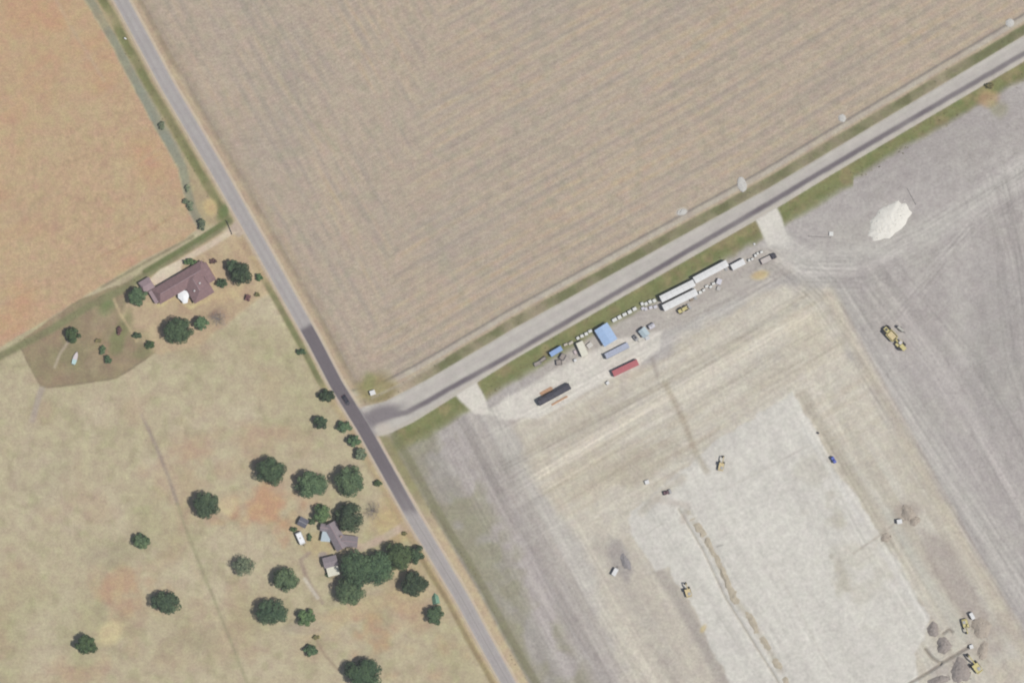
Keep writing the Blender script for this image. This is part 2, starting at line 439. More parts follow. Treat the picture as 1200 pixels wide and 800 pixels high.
    smix(pm([(712, 625), (728, 632), (742, 668), (735, 680), (716, 668)], 8, 4) * .6, C(156, 150, 147))
    smix(tp * sstep(940, 1020, X) * sstep(470, 560, Y) * .7, C(198, 192, 177))
    smix(tp * sstep(940, 1020, X) * sstep(470, 560, Y) * np.clip((nb2 - .5) * 5, 0, 1) * .5, C(186, 178, 162))
    smix(tp * sstep(940, 1020, X) * sstep(470, 560, Y) * np.clip((.46 - nb2) * 5, 0, 1) * .5, C(204, 200, 188))
    # east tan band
    smix(st([(972, 345), (1005, 410), (1060, 510), (1110, 605), (1170, 705), (1240, 830)], 14, 12, .3) * .7, C(198, 188, 168))
    smix(st([(985, 355), (1015, 412), (1070, 512), (1122, 605), (1180, 708), (1250, 830)], 2.5, 4, .4) * .5, C(166, 154, 144))
    smix(pm([(1078, 620), (1110, 630), (1160, 720), (1150, 745), (1112, 700), (1082, 650)], 14, 5) * .7, C(168, 157, 148))
    smix(blob(1065, 600, 26, 22, 0, .6), C(168, 156, 144))
    smix(blob(1165, 745, 30, 40, -30, .5), C(172, 160, 148))
    smix(blob(1185, 785, 26, 24, 0, .6), C(196, 186, 166))
    smix(st([(1040, 600), (1075, 660), (1110, 715), (1130, 745)], 12, 10, .3, 5, 20) * .6, C(192, 190, 178))
    smix(st([(1100, 640), (1150, 730), (1190, 800)], 10, 10, .4, 6, 16) * .45, C(176, 167, 158))
    smix(st([(940, 465), (965, 510), (1000, 565), (1040, 640)], 14, 10, .3) * .5, C(176, 168, 150))
    # pale graded pad
    pd = pm(PAD, 4.0, 3.6, 11)
    smix(pd, C(213, 210, 200))
    smix(pd * np.clip((fbm(X, Y, 36, 3, 47) - .45) * 3, 0, 1) * .5, C(203, 199, 191))
    smix(pd * np.clip((fbm(X, Y, 16, 3, 48) - .56) * 5, 0, 1) * .4, C(210, 206, 196))
    smix(pd * np.clip((vnoise(ul / 80, vl / 5, 147) - .55) * 4, 0, 1) * .5, C(202, 198, 189))
    smix(pd * blob(1005, 660, 36, 60, 30, .4, 1.6, 9, -.2), C(194, 188, 170))
    smix(pd * blob(960, 545, 30, 24, 30, .4, .6), C(186, 180, 164))
    smix(pd * st([(800, 700), (842, 776), (870, 830)], 3, 3, 0) * .3, C(160, 152, 146))  # thin shadow at the raised pad's edge, painted into the soil colour
    smix(st([(795, 596), (824, 645), (850, 700), (880, 748), (908, 792), (930, 830)], 1.6, 1.6, .2) * .75, C(158, 150, 134))
    smix(st([(806, 600), (826, 630), (846, 668), (860, 700), (880, 725), (900, 760), (915, 785)], 6, 8, .95, 8, 5) * .6, C(180, 170, 150))
    smix(st([(800, 560), (770, 580), (752, 600)], 10, 8, .4) * .5, C(178, 168, 150))
    smix(st([(770, 585), (806, 592), (800, 610)], 8, 6, .5) * .5, C(180, 168, 156))
    smix(st([(840, 640), (847, 638)], 2, 2) * .7, C(150, 148, 140))
    smix(st([(756, 626), (778, 612)], 1.6, 2) * .5, C(168, 164, 154))
    smix(blob(983, 612, 9, 24, 20, .5, 2.0, 9, -.2), C(174, 167, 148))
    smix(blob(986, 676, 11, 16, 10, .5, 2.0, 9, -.2), C(172, 165, 147))
    smix(blob(974, 651, 4, 4, 0, .7, .5), C(168, 162, 150))
    smix(st([(1000, 648), (1035, 624), (1050, 612)], 2.5, 3, .3) * .6, C(170, 158, 146))
    smix(st([(845, 575), (900, 548), (950, 520)], 2, 3, .4) * .35, C(176, 170, 158))
    smix(st([(940, 500), (985, 570), (1010, 610)], 5, 5, .3) * .4, C(214, 212, 206))
    smix(st([(1030, 640), (1062, 692), (1085, 725)], 5, 5, .3) * .5, C(216, 213, 206))
    smix(st([(905, 660), (940, 720), (970, 780)], 2.2, 3, .5) * .35, C(178, 172, 160))
    smix(st([(780, 450), (800, 490), (815, 530), (828, 552)], 7, 7, .4) * .6, C(168, 156, 134))
    smix(st([(764, 420), (770, 440)], 5, 5, .3) * .5, C(152, 142, 134))
    # service trenches by the machines
    for ln in ([(1064, 801), (1090, 786), (1102, 778)], [(1084, 760), (1092, 770), (1102, 777)], [(1102, 777), (1118, 768), (1136, 757)], [(1105, 742), (1112, 737), (1116, 740)]):
        smix(st(ln, 2.4, 2.4, .1) * .85, C(128, 120, 112))
    smix(st([(1100, 790), (1118, 782), (1130, 768)], 16, 12, .3) * .5, C(170, 160, 152))
    # compound by the verge
    lt = pm(LOT, 6, 2)
    cmp_ = pm([(610, 440), (660, 408), (700, 385), (800, 335), (890, 290), (930, 290), (930, 320), (800, 380), (745, 400), (690, 420), (640, 445)], 8, 3)
    smix(cmp_ * .8, C(180, 173, 164))
    smix(lt, C(213, 208, 197))
    smix(blob(620, 500, 30, 12, 20, .5), C(190, 182, 166))
    smix(blob(648, 462, 24, 8, 30, .5), C(206, 180, 150))
    smix(blob(890, 322, 14, 8, 10, .9, .3), C(200, 180, 134))
    smix(blob(1042, 259, 34, 20, 40, .6, .4), C(206, 202, 193))
    smix(blob(824, 736, 4.5, 8, -30, .8, .2), C(208, 186, 142))
    # shoulders of the site toward the main road: thin weeds
    smix(sstep(46, 30, d1 + 8 * (n_mid - .5)) * .75 * np.clip(.3 + n_mid * 1.2, 0, 1), C(156, 150, 128))
    sc *= (1 + site_streaks(X, Y) * (1 - .35 * pd))[:, None]
    sc *= (1 + .13 * (fbm(X, Y, 5.5, 3, 180) - .5) + .10 * (vnoise(X / 2.6, Y / 2.6, 181) - .5))[:, None]
    rgt = np.random.default_rng(12)
    TG = (([(905, 285), (940, 310), (1010, 312), (1080, 275), (1210, 195)], 16, 12, .10), ([(915, 300), (965, 340), (1010, 410), (1090, 530), (1210, 715)], 24, 12, .11),
          ([(1150, 210), (1175, 300), (1190, 420), (1240, 560)], 26, 7, .13), ([(1030, 330), (1100, 420), (1210, 600)], 30, 6, .12),
          ([(560, 480), (610, 580), (680, 710), (740, 820)], 26, 8, .12), ([(500, 490), (550, 590), (640, 760)], 24, 5, .12),
          ([(600, 570), (700, 515), (820, 450), (950, 370)], 42, 10, .13), ([(620, 480), (720, 440), (800, 385), (930, 310)], 10, 5, .07),
          ([(790, 560), (860, 680), (950, 820)], 50, 7, .07), ([(930, 470), (1010, 610), (1120, 800)], 24, 6, .12),
          ([(760, 600), (860, 560), (980, 500)], 30, 5, .06), ([(1040, 390), (1090, 330), (1160, 250)], 14, 4, .10))
    for gl_, spr, cnt, amp in TG:
        for q_ in range(cnt):
            off = rgt.normal() * spr; jt = rgt.normal(size=(len(gl_), 2)) * 4; sgn = 1 if rgt.random() < .65 else -1
            a0 = rgt.uniform(.3, 1.0) * amp * sgn
            p0 = np.array(gl_, float); tg_ = np.gradient(p0, axis=0); tg_ /= np.linalg.norm(tg_, axis=1)[:, None]
            nn_ = np.stack([tg_[:, 1], -tg_[:, 0]], 1)
            for side in (-2.7, 2.7):
                pl = p0 + nn_ * (off + side) + jt
                lo_, hi_ = pl.min(0) - 4, pl.max(0) + 4
                k_ = np.where((X > lo_[0]) & (X < hi_[0]) & (Y > lo_[1]) & (Y < hi_[1]))[0]
                if not len(k_):
                    continue
                # smooth the corners a little
                pr = np.concatenate([[pl[0]]] + [[pl[i] * .8 + pl[i - 1] * .1 + pl[i + 1] * .1 + 0 * pl[i]] for i in range(1, len(pl) - 1)] + [[pl[-1]]])
                dd = line_dist([tuple(v_) for v_ in pr], X[k_], Y[k_])
                sc[k_] *= (1 - a0 * sstep(1.9, .5, dd) * (.4 + .8 * n_mid[k_]))[:, None]
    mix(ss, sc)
    # verge strip south of the side road
    gr = ss * sstep(27, 17, dL + 6 * (n_mid - .5) + np.where(X > 1000, 6, 0)) * sstep(455, 470, X)
    mix(gr, C(128, 130, 84))
    mix(gr * np.clip((fbm(X, Y, 16, 3, 51) - .47) * 5, 0, 1) * .75, C(146, 134, 96))
    mix(gr * np.clip((fbm(X, Y, 10, 2, 52) - .52) * 5, 0, 1) * .6, C(112, 122, 72))
    mix(gr * sstep(12, 24, dL) * .45, C(150, 150, 116))
    mix(ss * blob(1158, 116, 18, 14, 0, .8), C(182, 156, 116))
    mix(ss * blob(1170, 128, 16, 14, -20, .5), C(146, 144, 104))
    mix(ss * blob(890, 240, 12, 10, 0, .0), C(116, 130, 70))
    mix(ss * sstep(6, 3, np.abs(d1 - 28 + 3 * (n_mid - .5))) * .6 * (Y > 505), C(124, 122, 88))
    mix(ss * sstep(26, 18, d1) * sstep(500, 512, Y) * sstep(640, 570, Y) * .8, C(142, 136, 92))
    mix(ss * sstep(23, 18, d1) * sstep(560, 640, Y) * .9, C(192, 173, 140))
    # gravel entrances
    mix(pm(APRON1, 4, 1.6), C(217, 212, 200))
    mix(pm(APRON2, 4, 1.6), C(217, 213, 202))
    mix(ss * st([(915, 280), (925, 300)], 22, 16, .1) * .6, C(204, 200, 192))

    # ---------------- west side of the main road south of the house
    wv = (west & (Y > 300)).astype(np.float32)
    mix(wv * sstep(22, 14, -d1) * .7, C(188, 166, 128))
    mix(wv * sstep(5, 2, np.abs(d1 + 15.5 + 2 * (n_mid - .5))) * sstep(318, 345, Y) * sstep(470, 440, Y) * np.clip(.5 + n_mid, 0, 1), C(128, 130, 88))
    mix(wv * sstep(4, 1.5, np.abs(d1 + 17 + 2 * (n_mid - .5))) * sstep(640, 660, Y) * .6, C(140, 124, 86))
    # ---------------- the side road
    sd = ((dU > -1.5) & (dL < 1.5) & (d1 > 0)).astype(np.float32) * sstep(-1.5, 1.5, dU) * sstep(1.5, -1.5, dL)
    rn = fbm(X, Y, 12, 3, 61)
    srf = C(192, 187, 178) * (0.90 + .2 * rn + .10 * (vnoise(dU / 1.8, sU / 40, 62) - .5))[:, None]
    m2 = sd[:, None]
    col[:] = col * (1 - m2) + srf * m2
    mix(sd * sstep(6, 2, np.abs(dU - 10)) * .3, C(178, 170, 166))
    mix(sd * sstep(5.0, 1.2, np.abs(dD - 2.6 * sstep(450, 540, X) + .8 * (rn - .5))) * sstep(428, 455, X) * (.8 + .2 * vnoise(sD / 25, dD * 0, 63)), C(112, 104, 108))
    mix(sd * sstep(3, 0, np.abs(dL + 2.5)) * .4, C(192, 182, 164))
    mix(sd * blob(443, 488, 46, 15, 20, 1.0, .25), C(134, 127, 128))
    # ---------------- the main road
    a1 = np.abs(d1)
    sh = sstep(12.5, 9.5, a1 + 1.2 * (n_sm - .5)) * (1 - (d1 > 0) * sstep(-3, 3, dU) * sstep(2, -4, dL) * sstep(430, 440, Y + 100))
    mix(sh, C(198, 182, 160))
    old = C(174, 169, 165) * (0.96 + .08 * rn + .06 * (vnoise(d1 / 1.5, s1 / 60, 64) - .5))[:, None]
    m1 = sstep(8.8, 6.8, a1)[:, None]
    mix((d1 > 0) * sstep(-4, 4, dU) * sstep(3, -5, dL) * sstep(14, 5, a1) * .8, C(132, 125, 127))
    col[:] = col * (1 - m1) + old * m1
    mix(m1[:, 0] * sstep(2.8, .8, np.abs(a1 - 3.8)) * .22, C(146, 136, 138))
    mix(m1[:, 0] * sstep(1.4, .4, a1) * (Y > 600) * .4, C(138, 130, 130))
    newm = sstep(8.0, 6.4, a1) * sstep(380, 386, Y + .5 * d1) * sstep(606, 594, Y)
    mix(newm * (.93 - .3 * sstep(540, 600, Y)), C(105, 98, 102))
    mix(newm * sstep(2.0, .8, np.abs(a1 - 3.6)) * .25, C(124, 114, 118))
    mix(sstep(11, 3, np.hypot((X - 450) * .8, Y - 503)) * .8 * (d1 > 8), C(196, 186, 174))
    col *= (0.97 + 0.06 * fbm(X, Y, 2.6, 2, 70))[:, None]
    return np.clip(col, 0.008, 0.75)


def height(X, Y, fine=True):
    X = np.asarray(X, np.float32); Y = np.asarray(Y, np.float32)
    d1, s1 = line_coords(MAIN, X, Y); d1 = -d1
    dU, sU = line_coords(SIDE_U, X, Y); dL, sL = line_coords(SIDE_L, X, Y)
    site = ((d1 > 0) & (dL > 0)).astype(np.float32)
    stub = ((d1 > 0) & (dU < 0)).astype(np.float32)
    inroad = np.minimum(np.abs(d1) - 10, np.where(d1 > 0, np.maximum(-dU, dL), 1e3))
    away = sstep(2, 30, inroad)
    h = away * 0.9 * (fbm(X, Y, 220, 2, 90) - 0.5)
    # ditches
    h = h - 0.45 * np.exp(-((np.abs(d1) - 20) / 5.0) ** 2) * sstep(0, 16, np.where(d1 > 0, np.maximum(-dU, dL), 20))
    h = h - 0.5 * stub * np.exp(-((-dU - 10) / 4.5) ** 2)
    h = h - 0.35 * site * np.exp(-((dL - 10) / 5) ** 2) * sstep(8, 16, np.minimum(np.hypot(X - 553, Y - 464), np.hypot(X - 906, Y - 264)) - 8)
    h = h + 0.55 * site * sstep(14, -4, poly_sd(PAD, X, Y))
    if fine:
        for ln, dp in TRENCH:
            h = h - dp * sstep(2.3, .9, line_dist(ln, X, Y))
    if fine:
        h = h + site * away * 0.10 * (fbm(X, Y, 8, 3, 91) - 0.5)
        h = h + (1 - site) * away * 0.16 * (fbm(X, Y, 6, 3, 92) - 0.5)
        h = h + stub * away * 0.07 * np.sin(-dU * 2 * pi / 5.75)
    return h


def hz(px, py):
    return float(height(np.array([px]), np.array([py]), False)[0])


# ------------------------------------------------------------------ materials
MATS = {}


def node(nt, t, **kw):
    n = nt.nodes.new(t)
    for k, v in kw.items():
        setattr(n, k, v)
    return n


def ground_mat(name, s1=2.6, a1=0.16, s2=0.55, a2=0.12, bump=0.25, rough=0.95):
    m = bpy.data.materials.new(name); m.use_nodes = True
    nt = m.node_tree; L = nt.links
    b = nt.nodes['Principled BSDF']
    b.inputs['Roughness'].default_value = rough
    b.inputs['Specular IOR Level'].default_value = 0.12
    at = node(nt, 'ShaderNodeAttribute', attribute_name='soil')
    tc = node(nt, 'ShaderNodeTexCoord')
    n1 = node(nt, 'ShaderNodeTexNoise'); n1.inputs['Scale'].default_value = s2; n1.inputs['Detail'].default_value = 5; n1.inputs['Roughness'].default_value = .65
    n2 = node(nt, 'ShaderNodeTexNoise'); n2.inputs['Scale'].default_value = s1; n2.inputs['Detail'].default_value = 4; n2.inputs['Roughness'].default_value = .7
    n3 = node(nt, 'ShaderNodeTexNoise'); n3.inputs['Scale'].default_value = .22; n3.inputs['Detail'].default_value = 3
    for n in (n1, n2, n3):
        L.new(tc.outputs['Object'], n.inputs['Vector'])

    def rng_(n, a):
        r = node(nt, 'ShaderNodeMapRange')
        r.inputs['From Min'].default_value = .25; r.inputs['From Max'].default_value = .75
        r.inputs['To Min'].default_value = 1 - a; r.inputs['To Max'].default_value = 1 + a
        L.new(n.outputs['Fac'], r.inputs['Value']); return r
    r1 = rng_(n1, a2); r2 = rng_(n2, a1)
    mu = node(nt, 'ShaderNodeMath', operation='MULTIPLY'); L.new(r1.outputs[0], mu.inputs[0]); L.new(r2.outputs[0], mu.inputs[1])
    vm = node(nt, 'ShaderNodeVectorMath', operation='SCALE'); L.new(at.outputs['Color'], vm.inputs[0]); L.new(mu.outputs[0], vm.inputs['Scale'])
    hs = node(nt, 'ShaderNodeHueSaturation')
    rh = rng_(n3, .018); rh.inputs['To Min'].default_value = .482; rh.inputs['To Max'].default_value = .518
    L.new(rh.outputs[0], hs.inputs['Hue']); L.new(vm.outputs[0], hs.inputs['Color'])
    L.new(hs.outputs['Color'], b.inputs['Base Color'])
    bp = node(nt, 'ShaderNodeBump'); bp.inputs['Strength'].default_value = bump; bp.inputs['Distance'].default_value = .25
    L.new(n2.outputs['Fac'], bp.inputs['Height']); L.new(bp.outputs['Normal'], b.inputs['Normal'])
    return m


def mat(name, rgb, rough=0.6, metal=0.0, var=0.12, scale=1.2, spec=0.35, dirt=0.0):
    if name in MATS:
        return MATS[name]
    m = bpy.data.materials.new(name); m.use_nodes = True
    nt = m.node_tree; L = nt.links
    b = nt.nodes['Principled BSDF']
    b.inputs['Roughness'].default_value = rough; b.inputs['Metallic'].default_value = metal
    b.inputs['Specular IOR Level'].default_value = spec
    tc = node(nt, 'ShaderNodeTexCoord')
    n = node(nt, 'ShaderNodeTexNoise'); n.inputs['Scale'].default_value = scale; n.inputs['Detail'].default_value = 5; n.inputs['Roughness'].default_value = .65
    L.new(tc.outputs['Object'], n.inputs['Vector'])
    cr = node(nt, 'ShaderNodeValToRGB')
    cr.color_ramp.elements[0].position = .3; cr.color_ramp.elements[1].position = .7
    lo = [c * (1 - var) for c in rgb]; hi = [min(1, c * (1 + var)) for c in rgb]
    if dirt:
        d = (0.30, 0.25, 0.19)
        lo = [a * (1 - dirt) + q * dirt for a, q in zip(lo, d)]
    cr.color_ramp.elements[0].color = (*lo, 1); cr.color_ramp.elements[1].color = (*hi, 1)
    L.new(n.outputs['Fac'], cr.inputs['Fac']); L.new(cr.outputs['Color'], b.inputs['Base Color'])
    MATS[name] = m
    return m


def leaf_mat(name, rgb, trans=0.22):
    if name in MATS:
        return MATS[name]
    m = bpy.data.materials.new(name); m.use_nodes = True
    nt = m.node_tree; L = nt.links
    nt.nodes.remove(nt.nodes['Principled BSDF'])
    out = nt.nodes['Material Output']
    at = node(nt, 'ShaderNodeAttribute', attribute_name='tint')
    oi = node(nt, 'ShaderNodeObjectInfo')
    cr = node(nt, 'ShaderNodeValToRGB')
    r, g, b_ = rgb
    cr.color_ramp.elements[0].color = (r * .55, g * .62, b_ * .65, 1)
    cr.color_ramp.elements[1].color = (r * 1.5, g * 1.38, b_ * 1.25, 1)
    L.new(at.outputs['Fac'], cr.inputs['Fac'])
    hs = node(nt, 'ShaderNodeHueSaturation')
    mr = node(nt, 'ShaderNodeMapRange'); mr.inputs['To Min'].default_value = .78; mr.inputs['To Max'].default_value = 1.35
    L.new(oi.outputs['Random'], mr.inputs['Value']); L.new(mr.outputs[0], hs.inputs['Value'])
    mh = node(nt, 'ShaderNodeMath', operation='FRACT'); mq = node(nt, 'ShaderNodeMath', operation='MULTIPLY'); mq.inputs[1].default_value = 7.31
    L.new(oi.outputs['Random'], mq.inputs[0]); L.new(mq.outputs[0], mh.inputs[0])
    m2 = node(nt, 'ShaderNodeMapRange'); m2.inputs['To Min'].default_value = .462; m2.inputs['To Max'].default_value = .498
    L.new(mh.outputs[0], m2.inputs['Value']); L.new(m2.outputs[0], hs.inputs['Hue'])
    L.new(cr.outputs['Color'], hs.inputs['Color'])
    df = node(nt, 'ShaderNodeBsdfDiffuse'); tr = node(nt, 'ShaderNodeBsdfTranslucent'); mx = node(nt, 'ShaderNodeMixShader')
    mx.inputs['Fac'].default_value = trans
    L.new(hs.outputs['Color'], df.inputs['Color']); L.new(hs.outputs['Color'], tr.inputs['Color'])
    L.new(df.outputs[0], mx.inputs[1]); L.new(tr.outputs[0], mx.inputs[2]); L.new(mx.outputs[0], out.inputs['Surface'])
    MATS[name] = m
    return m


# ------------------------------------------------------------------ mesh helpers
def np_mesh(name, verts, quads=None, tris=None):
    me = bpy.data.meshes.new(name)
    verts = np.asarray(verts, np.float32)
    me.vertices.add(len(verts)); me.vertices.foreach_set('co', verts.ravel())
    arr = quads if quads is not None else tris
    arr = np.asarray(arr, np.int32); k = arr.shape[1]
    me.loops.add(arr.size); me.loops.foreach_set('vertex_index', arr.ravel())
    me.polygons.add(len(arr))
    me.polygons.foreach_set('loop_start', np.arange(len(arr), dtype=np.int32) * k)
    me.polygons.foreach_set('loop_total', np.full(len(arr), k, np.int32))
    me.update(calc_edges=True)
    return me


def add_col(me, col, name='soil'):
    a = me.attributes.new(name, 'FLOAT_COLOR', 'POINT')
    a.data.foreach_set('color', np.concatenate([col, np.ones((len(col), 1), np.float32)], 1).astype(np.float32).ravel())


def smooth(me):
    me.polygons.foreach_set('use_smooth', np.ones(len(me.polygons), bool))


def obj(name, me, m=None, parent=None, loc=(0, 0, 0), rot=0.0):
    o = bpy.data.objects.new(name, me)
    COL.objects.link(o)
    if m and not me.materials:
        me.materials.append(m)
    o.parent = parent
    o.location = loc; o.rotation_euler = (0, 0, rot)
    return o


def struct(name, me, m):
    o = obj(name, me, m); o['kind'] = 'structure'
    return o


def tag(o, label, cat, group=None):
    o['label'] = label; o['category'] = cat
    if group:
        o['group'] = group
    return o


def thing(name, label, cat, px, py, deg=0.0, group=None, dz=0.0):
    o = bpy.data.objects.new(name, None)
    COL.objects.link(o)
    x, y = P(px, py)
    o.empty_display_size = 1
    o.location = (x, y, hz(px, py) + dz); o.rotation_euler = (0, 0, radians(deg))
    return tag(o, label, cat, group)


def copy_tree(o, parent=None):
    c = o.copy(); COL.objects.link(c); c.parent = parent
    for ch in list(o.children):
        copy_tree(ch, c)
    return c


def put(o, px, py, deg, label=None):
    x, y = P(px, py)
    o.location = (x, y, hz(px, py)); o.rotation_euler = (0, 0, radians(deg))
    if label:
        o['label'] = label
    return o


class MB:
    def __init__(self):
        self.v = []; self.f = []

    def poly(self, pts, faces):
        n = len(self.v)
        self.v += [tuple(p) for p in pts]
        self.f += [tuple(n + i for i in f) for f in faces]
        return self

    def box(self, x0, x1, y0, y1, z0, z1, taper=0.0, ty=None):
        t = taper; q = taper if ty is None else ty
        p = [(x0, y0, z0), (x1, y0, z0), (x1, y1, z0), (x0, y1, z0), (x0 + t, y0 + q, z1), (x1 - t, y0 + q, z1), (x1 - t, y1 - q, z1), (x0 + t, y1 - q, z1)]
        return self.poly(p, [(3, 2, 1, 0), (4, 5, 6, 7), (0, 1, 5, 4), (1, 2, 6, 5), (2, 3, 7, 6), (3, 0, 4, 7)])

    def beam(self, a, b, w_, h_=None):
        h_ = h_ or w_
        a = np.array(a, float); b = np.array(b, float); d = b - a; d /= np.linalg.norm(d)
        up = np.array((0, 0, 1.0)) if abs(d[2]) < .95 else np.array((1.0, 0, 0))
        s = np.cross(d, up); s /= np.linalg.norm(s); u = np.cross(s, d)
        p = []
        for c in (a, b):
            for i, j in ((-1, -1), (1, -1), (1, 1), (-1, 1)):
                p.append(c + s * i * w_ / 2 + u * j * h_ / 2)
        return self.poly(p, [(3, 2, 1, 0), (4, 5, 6, 7), (0, 1, 5, 4), (1, 2, 6, 5), (2, 3, 7, 6), (3, 0, 4, 7)])

    def tube(self, a, b, r0, r1=None, n=8):
        r1 = r0 if r1 is None else r1
        a = np.array(a, float); b = np.array(b, float); d = b - a; d /= np.linalg.norm(d)
        up = np.array((0, 0, 1.0)) if abs(d[2]) < .9 else np.array((1.0, 0, 0))
        s = np.cross(d, up); s /= np.linalg.norm(s); u = np.cross(s, d)
        p = []
        for c, r in ((a, r0), (b, r1)):
            for k in range(n):
                t = 2 * pi * k / n
                p.append(c + (s * cos(t) + u * sin(t)) * r)
        f = [tuple(range(n - 1, -1, -1)), tuple(range(n, 2 * n))]
        f += [(k, (k + 1) % n, n + (k + 1) % n, n + k) for k in range(n)]
        return self.poly(p, f)

    def prof(self, pts, y0, y1):
        """extrude an x-z outline across y"""
        n = len(pts)
        p = [(x, y0, z) for x, z in pts] + [(x, y1, z) for x, z in pts]
        f = [tuple(range(n)), tuple(range(2 * n - 1, n - 1, -1))] + [(k, n + k, n + (k + 1) % n, (k + 1) % n) for k in range(n)]
        return self.poly(p, f)

    def plan(self, pts, z0, z1):
        n = len(pts)
        p = [(x, y, z0) for x, y in pts] + [(x, y, z1) for x, y in pts]
        f = [tuple(range(n - 1, -1, -1)), tuple(range(n, 2 * n))] + [(k, (k + 1) % n, n + (k + 1) % n, n + k) for k in range(n)]
        return self.poly(p, f)

    def roof(self, x0, x1, y0, y1, z0, h, hip0=0.0, hip1=0.0, th=0.18):
        """ridge along x over the rectangle; hips at either end"""
        ym = (y0 + y1) / 2
        p = [(x0, y0, z0), (x1, y0, z0), (x1, y1, z0), (x0, y1, z0), (x0 + hip0, ym, z0 + h), (x1 - hip1, ym, z0 + h)]
        q = [(a, b, c + th) for a, b, c in p]
        f = [(0, 1, 2, 3), (6, 7, 11, 10), (7, 8, 11), (8, 9, 10, 11), (9, 6, 10), (0, 6, 7, 1), (1, 7, 8, 2), (2, 8, 9, 3), (3, 9, 6, 0)]
        f = [tuple(reversed(f[0]))] + [tuple(ff) for ff in f[1:5]] + [tuple(ff) for ff in [(0, 1, 7, 6), (1, 2, 8, 7), (2, 3, 9, 8), (3, 0, 6, 9)]]
        f[0] = (3, 2, 1, 0)
        return self.poly(p + q if False else p[:4] + [(0, 0, z0)] * 2 + q, f)

    def build(self, name, m, parent=None, sm=False, bevel=0.0):
        me = bpy.data.meshes.new(name)
        used = sorted({i for f in self.f for i in f}); mp = {i: k for k, i in enumerate(used)}
        me.from_pydata([self.v[i] for i in used], [], [tuple(mp[i] for i in f) for f in self.f])
        me.update()
        if sm:
            smooth(me)
        o = obj(name, me, m, parent)
        if bevel:
            b = o.modifiers.new('bevel', 'BEVEL'); b.width = bevel; b.segments = 2; b.limit_method = 'ANGLE'
        return o


# ------------------------------------------------------------------ the land
STEP = 1.4
gx = np.arange(-150, 1351, STEP, dtype=np.float32); gy = np.arange(-140, 941, STEP, dtype=np.float32)
GX, GY = np.meshgrid(gx, gy)
nx, ny = len(gx), len(gy)
fX, fY = GX.ravel(), GY.ravel()
soil = paint(fX, fY)
H = height(fX, fY)
V = np.stack([(fX - 600) * M, (400 - fY) * M, H], 1)
cX = (GX[:-1, :-1] + STEP / 2).ravel(); cY = (GY[:-1, :-1] + STEP / 2).ravel()
idx = np.arange(nx * ny, dtype=np.int64).reshape(ny, nx)
quads = np.stack([idx[1:, :-1].ravel(), idx[1:, 1:].ravel(), idx[:-1, 1:].ravel(), idx[:-1, :-1].ravel()], 1)
d1, _s = line_coords(MAIN, cX, cY); d1 = -d1
dU, _s = line_coords(SIDE_U, cX, cY); dL, _s = line_coords(SIDE_L, cX, cY)
lab = np.zeros(len(cX), np.int32)                         # 0 pasture
lab[(d1 > 0) & (dU < 0)] = 1                              # stubble field
lab[(d1 > 0) & (dL > 0)] = 2                              # site
lab[(lab == 2) & (poly_sd(TANPAD, cX, cY) < 0)] = 3       # fill around the pad
lab[(d1 > 0) & (poly_sd(PAD, cX, cY) < 0)] = 4            # pad
lab[(lab == 2) & (poly_sd(LOT, cX, cY) < 0)] = 5          # compound gravel
lab[poly_sd(YARD, cX, cY) < 0] = 6
lab[poly_sd(HOUSELOT, cX, cY) < 0] = 6
lab[poly_sd(WHEAT, cX, cY) < 0] = 7
wv_ = (d1 < 0) & (poly_sd(WHEAT, cX, cY) > 0) & (((cY < 278) & (d1 > -70) & (cX < 285)) | (d1 > -22))
lab[wv_] = 8                                              # verge west of the road
lab[(lab == 1) & (d1 < 22)] = 9                           # verge east of the road
lab[(lab == 1) & (dU > -24)] = 10                         # verge north of the side road
lab[(d1 > 0) & (dL > 0) & (dL < 22) & (lab != 5)] = 11    # verge south of the side road
lab[(lab == 2) & (d1 < 30)] = 12
lab[(d1 > 0) & (dU >= 0) & (dL <= 0)] = 10
lab[poly_sd(APRON1, cX, cY) < 0] = 13
lab[poly_sd(APRON2, cX, cY) < 0] = 14
lab[(lab == 6) & (line_dist([(284, 262), (270, 272), (248, 286), (222, 301), (196, 318)], cX, cY) < 4.5)] = 15
lab[(lab == 6) & (poly_sd([(187, 316), (212, 304), (213, 318), (183, 336), (175, 328)], cX, cY) < 0)] = 16
lab[((lab == 0) | (lab == 8)) & (d1 < -11) & (line_dist([(486, 610), (470, 618), (450, 630), (428, 640), (414, 642)], cX, cY) < 5.5)] = 17
NAMES = {0: 'pasture', 1: 'stubble_field', 2: 'bare_ground', 3: 'graded_fill', 4: 'building_pad', 5: 'gravel_yard', 6: 'house_yard', 7: 'wheat_field',
         8: 'road_verge', 9: 'road_verge', 10: 'road_verge', 11: 'road_verge', 12: 'road_verge', 13: 'gravel_entrance', 14: 'gravel_entrance',
         15: 'gravel_driveway', 16: 'concrete_apron', 17: 'gravel_driveway'}
GM = {'field': ground_mat('stubble', 1.25, .22, .30, .10, .35), 'wheat': ground_mat('ripe_wheat', 1.2, .20, .34, .10, .45), 'grass': ground_mat('dry_grass', 1.0, .17, .22, .13, .35),
      'soil': ground_mat('graded_soil', .9, .17, .22, .09, .4), 'gravel': ground_mat('crushed_gravel', .8, .12, .2, .07, .3)}
MSEL = {0: 'grass', 1: 'field', 2: 'soil', 3: 'soil', 4: 'gravel', 5: 'gravel', 6: 'grass', 7: 'wheat', 8: 'grass', 9: 'grass', 10: 'grass', 11: 'grass', 12: 'grass',
        13: 'gravel', 14: 'gravel', 15: 'gravel', 16: 'gravel', 17: 'gravel'}
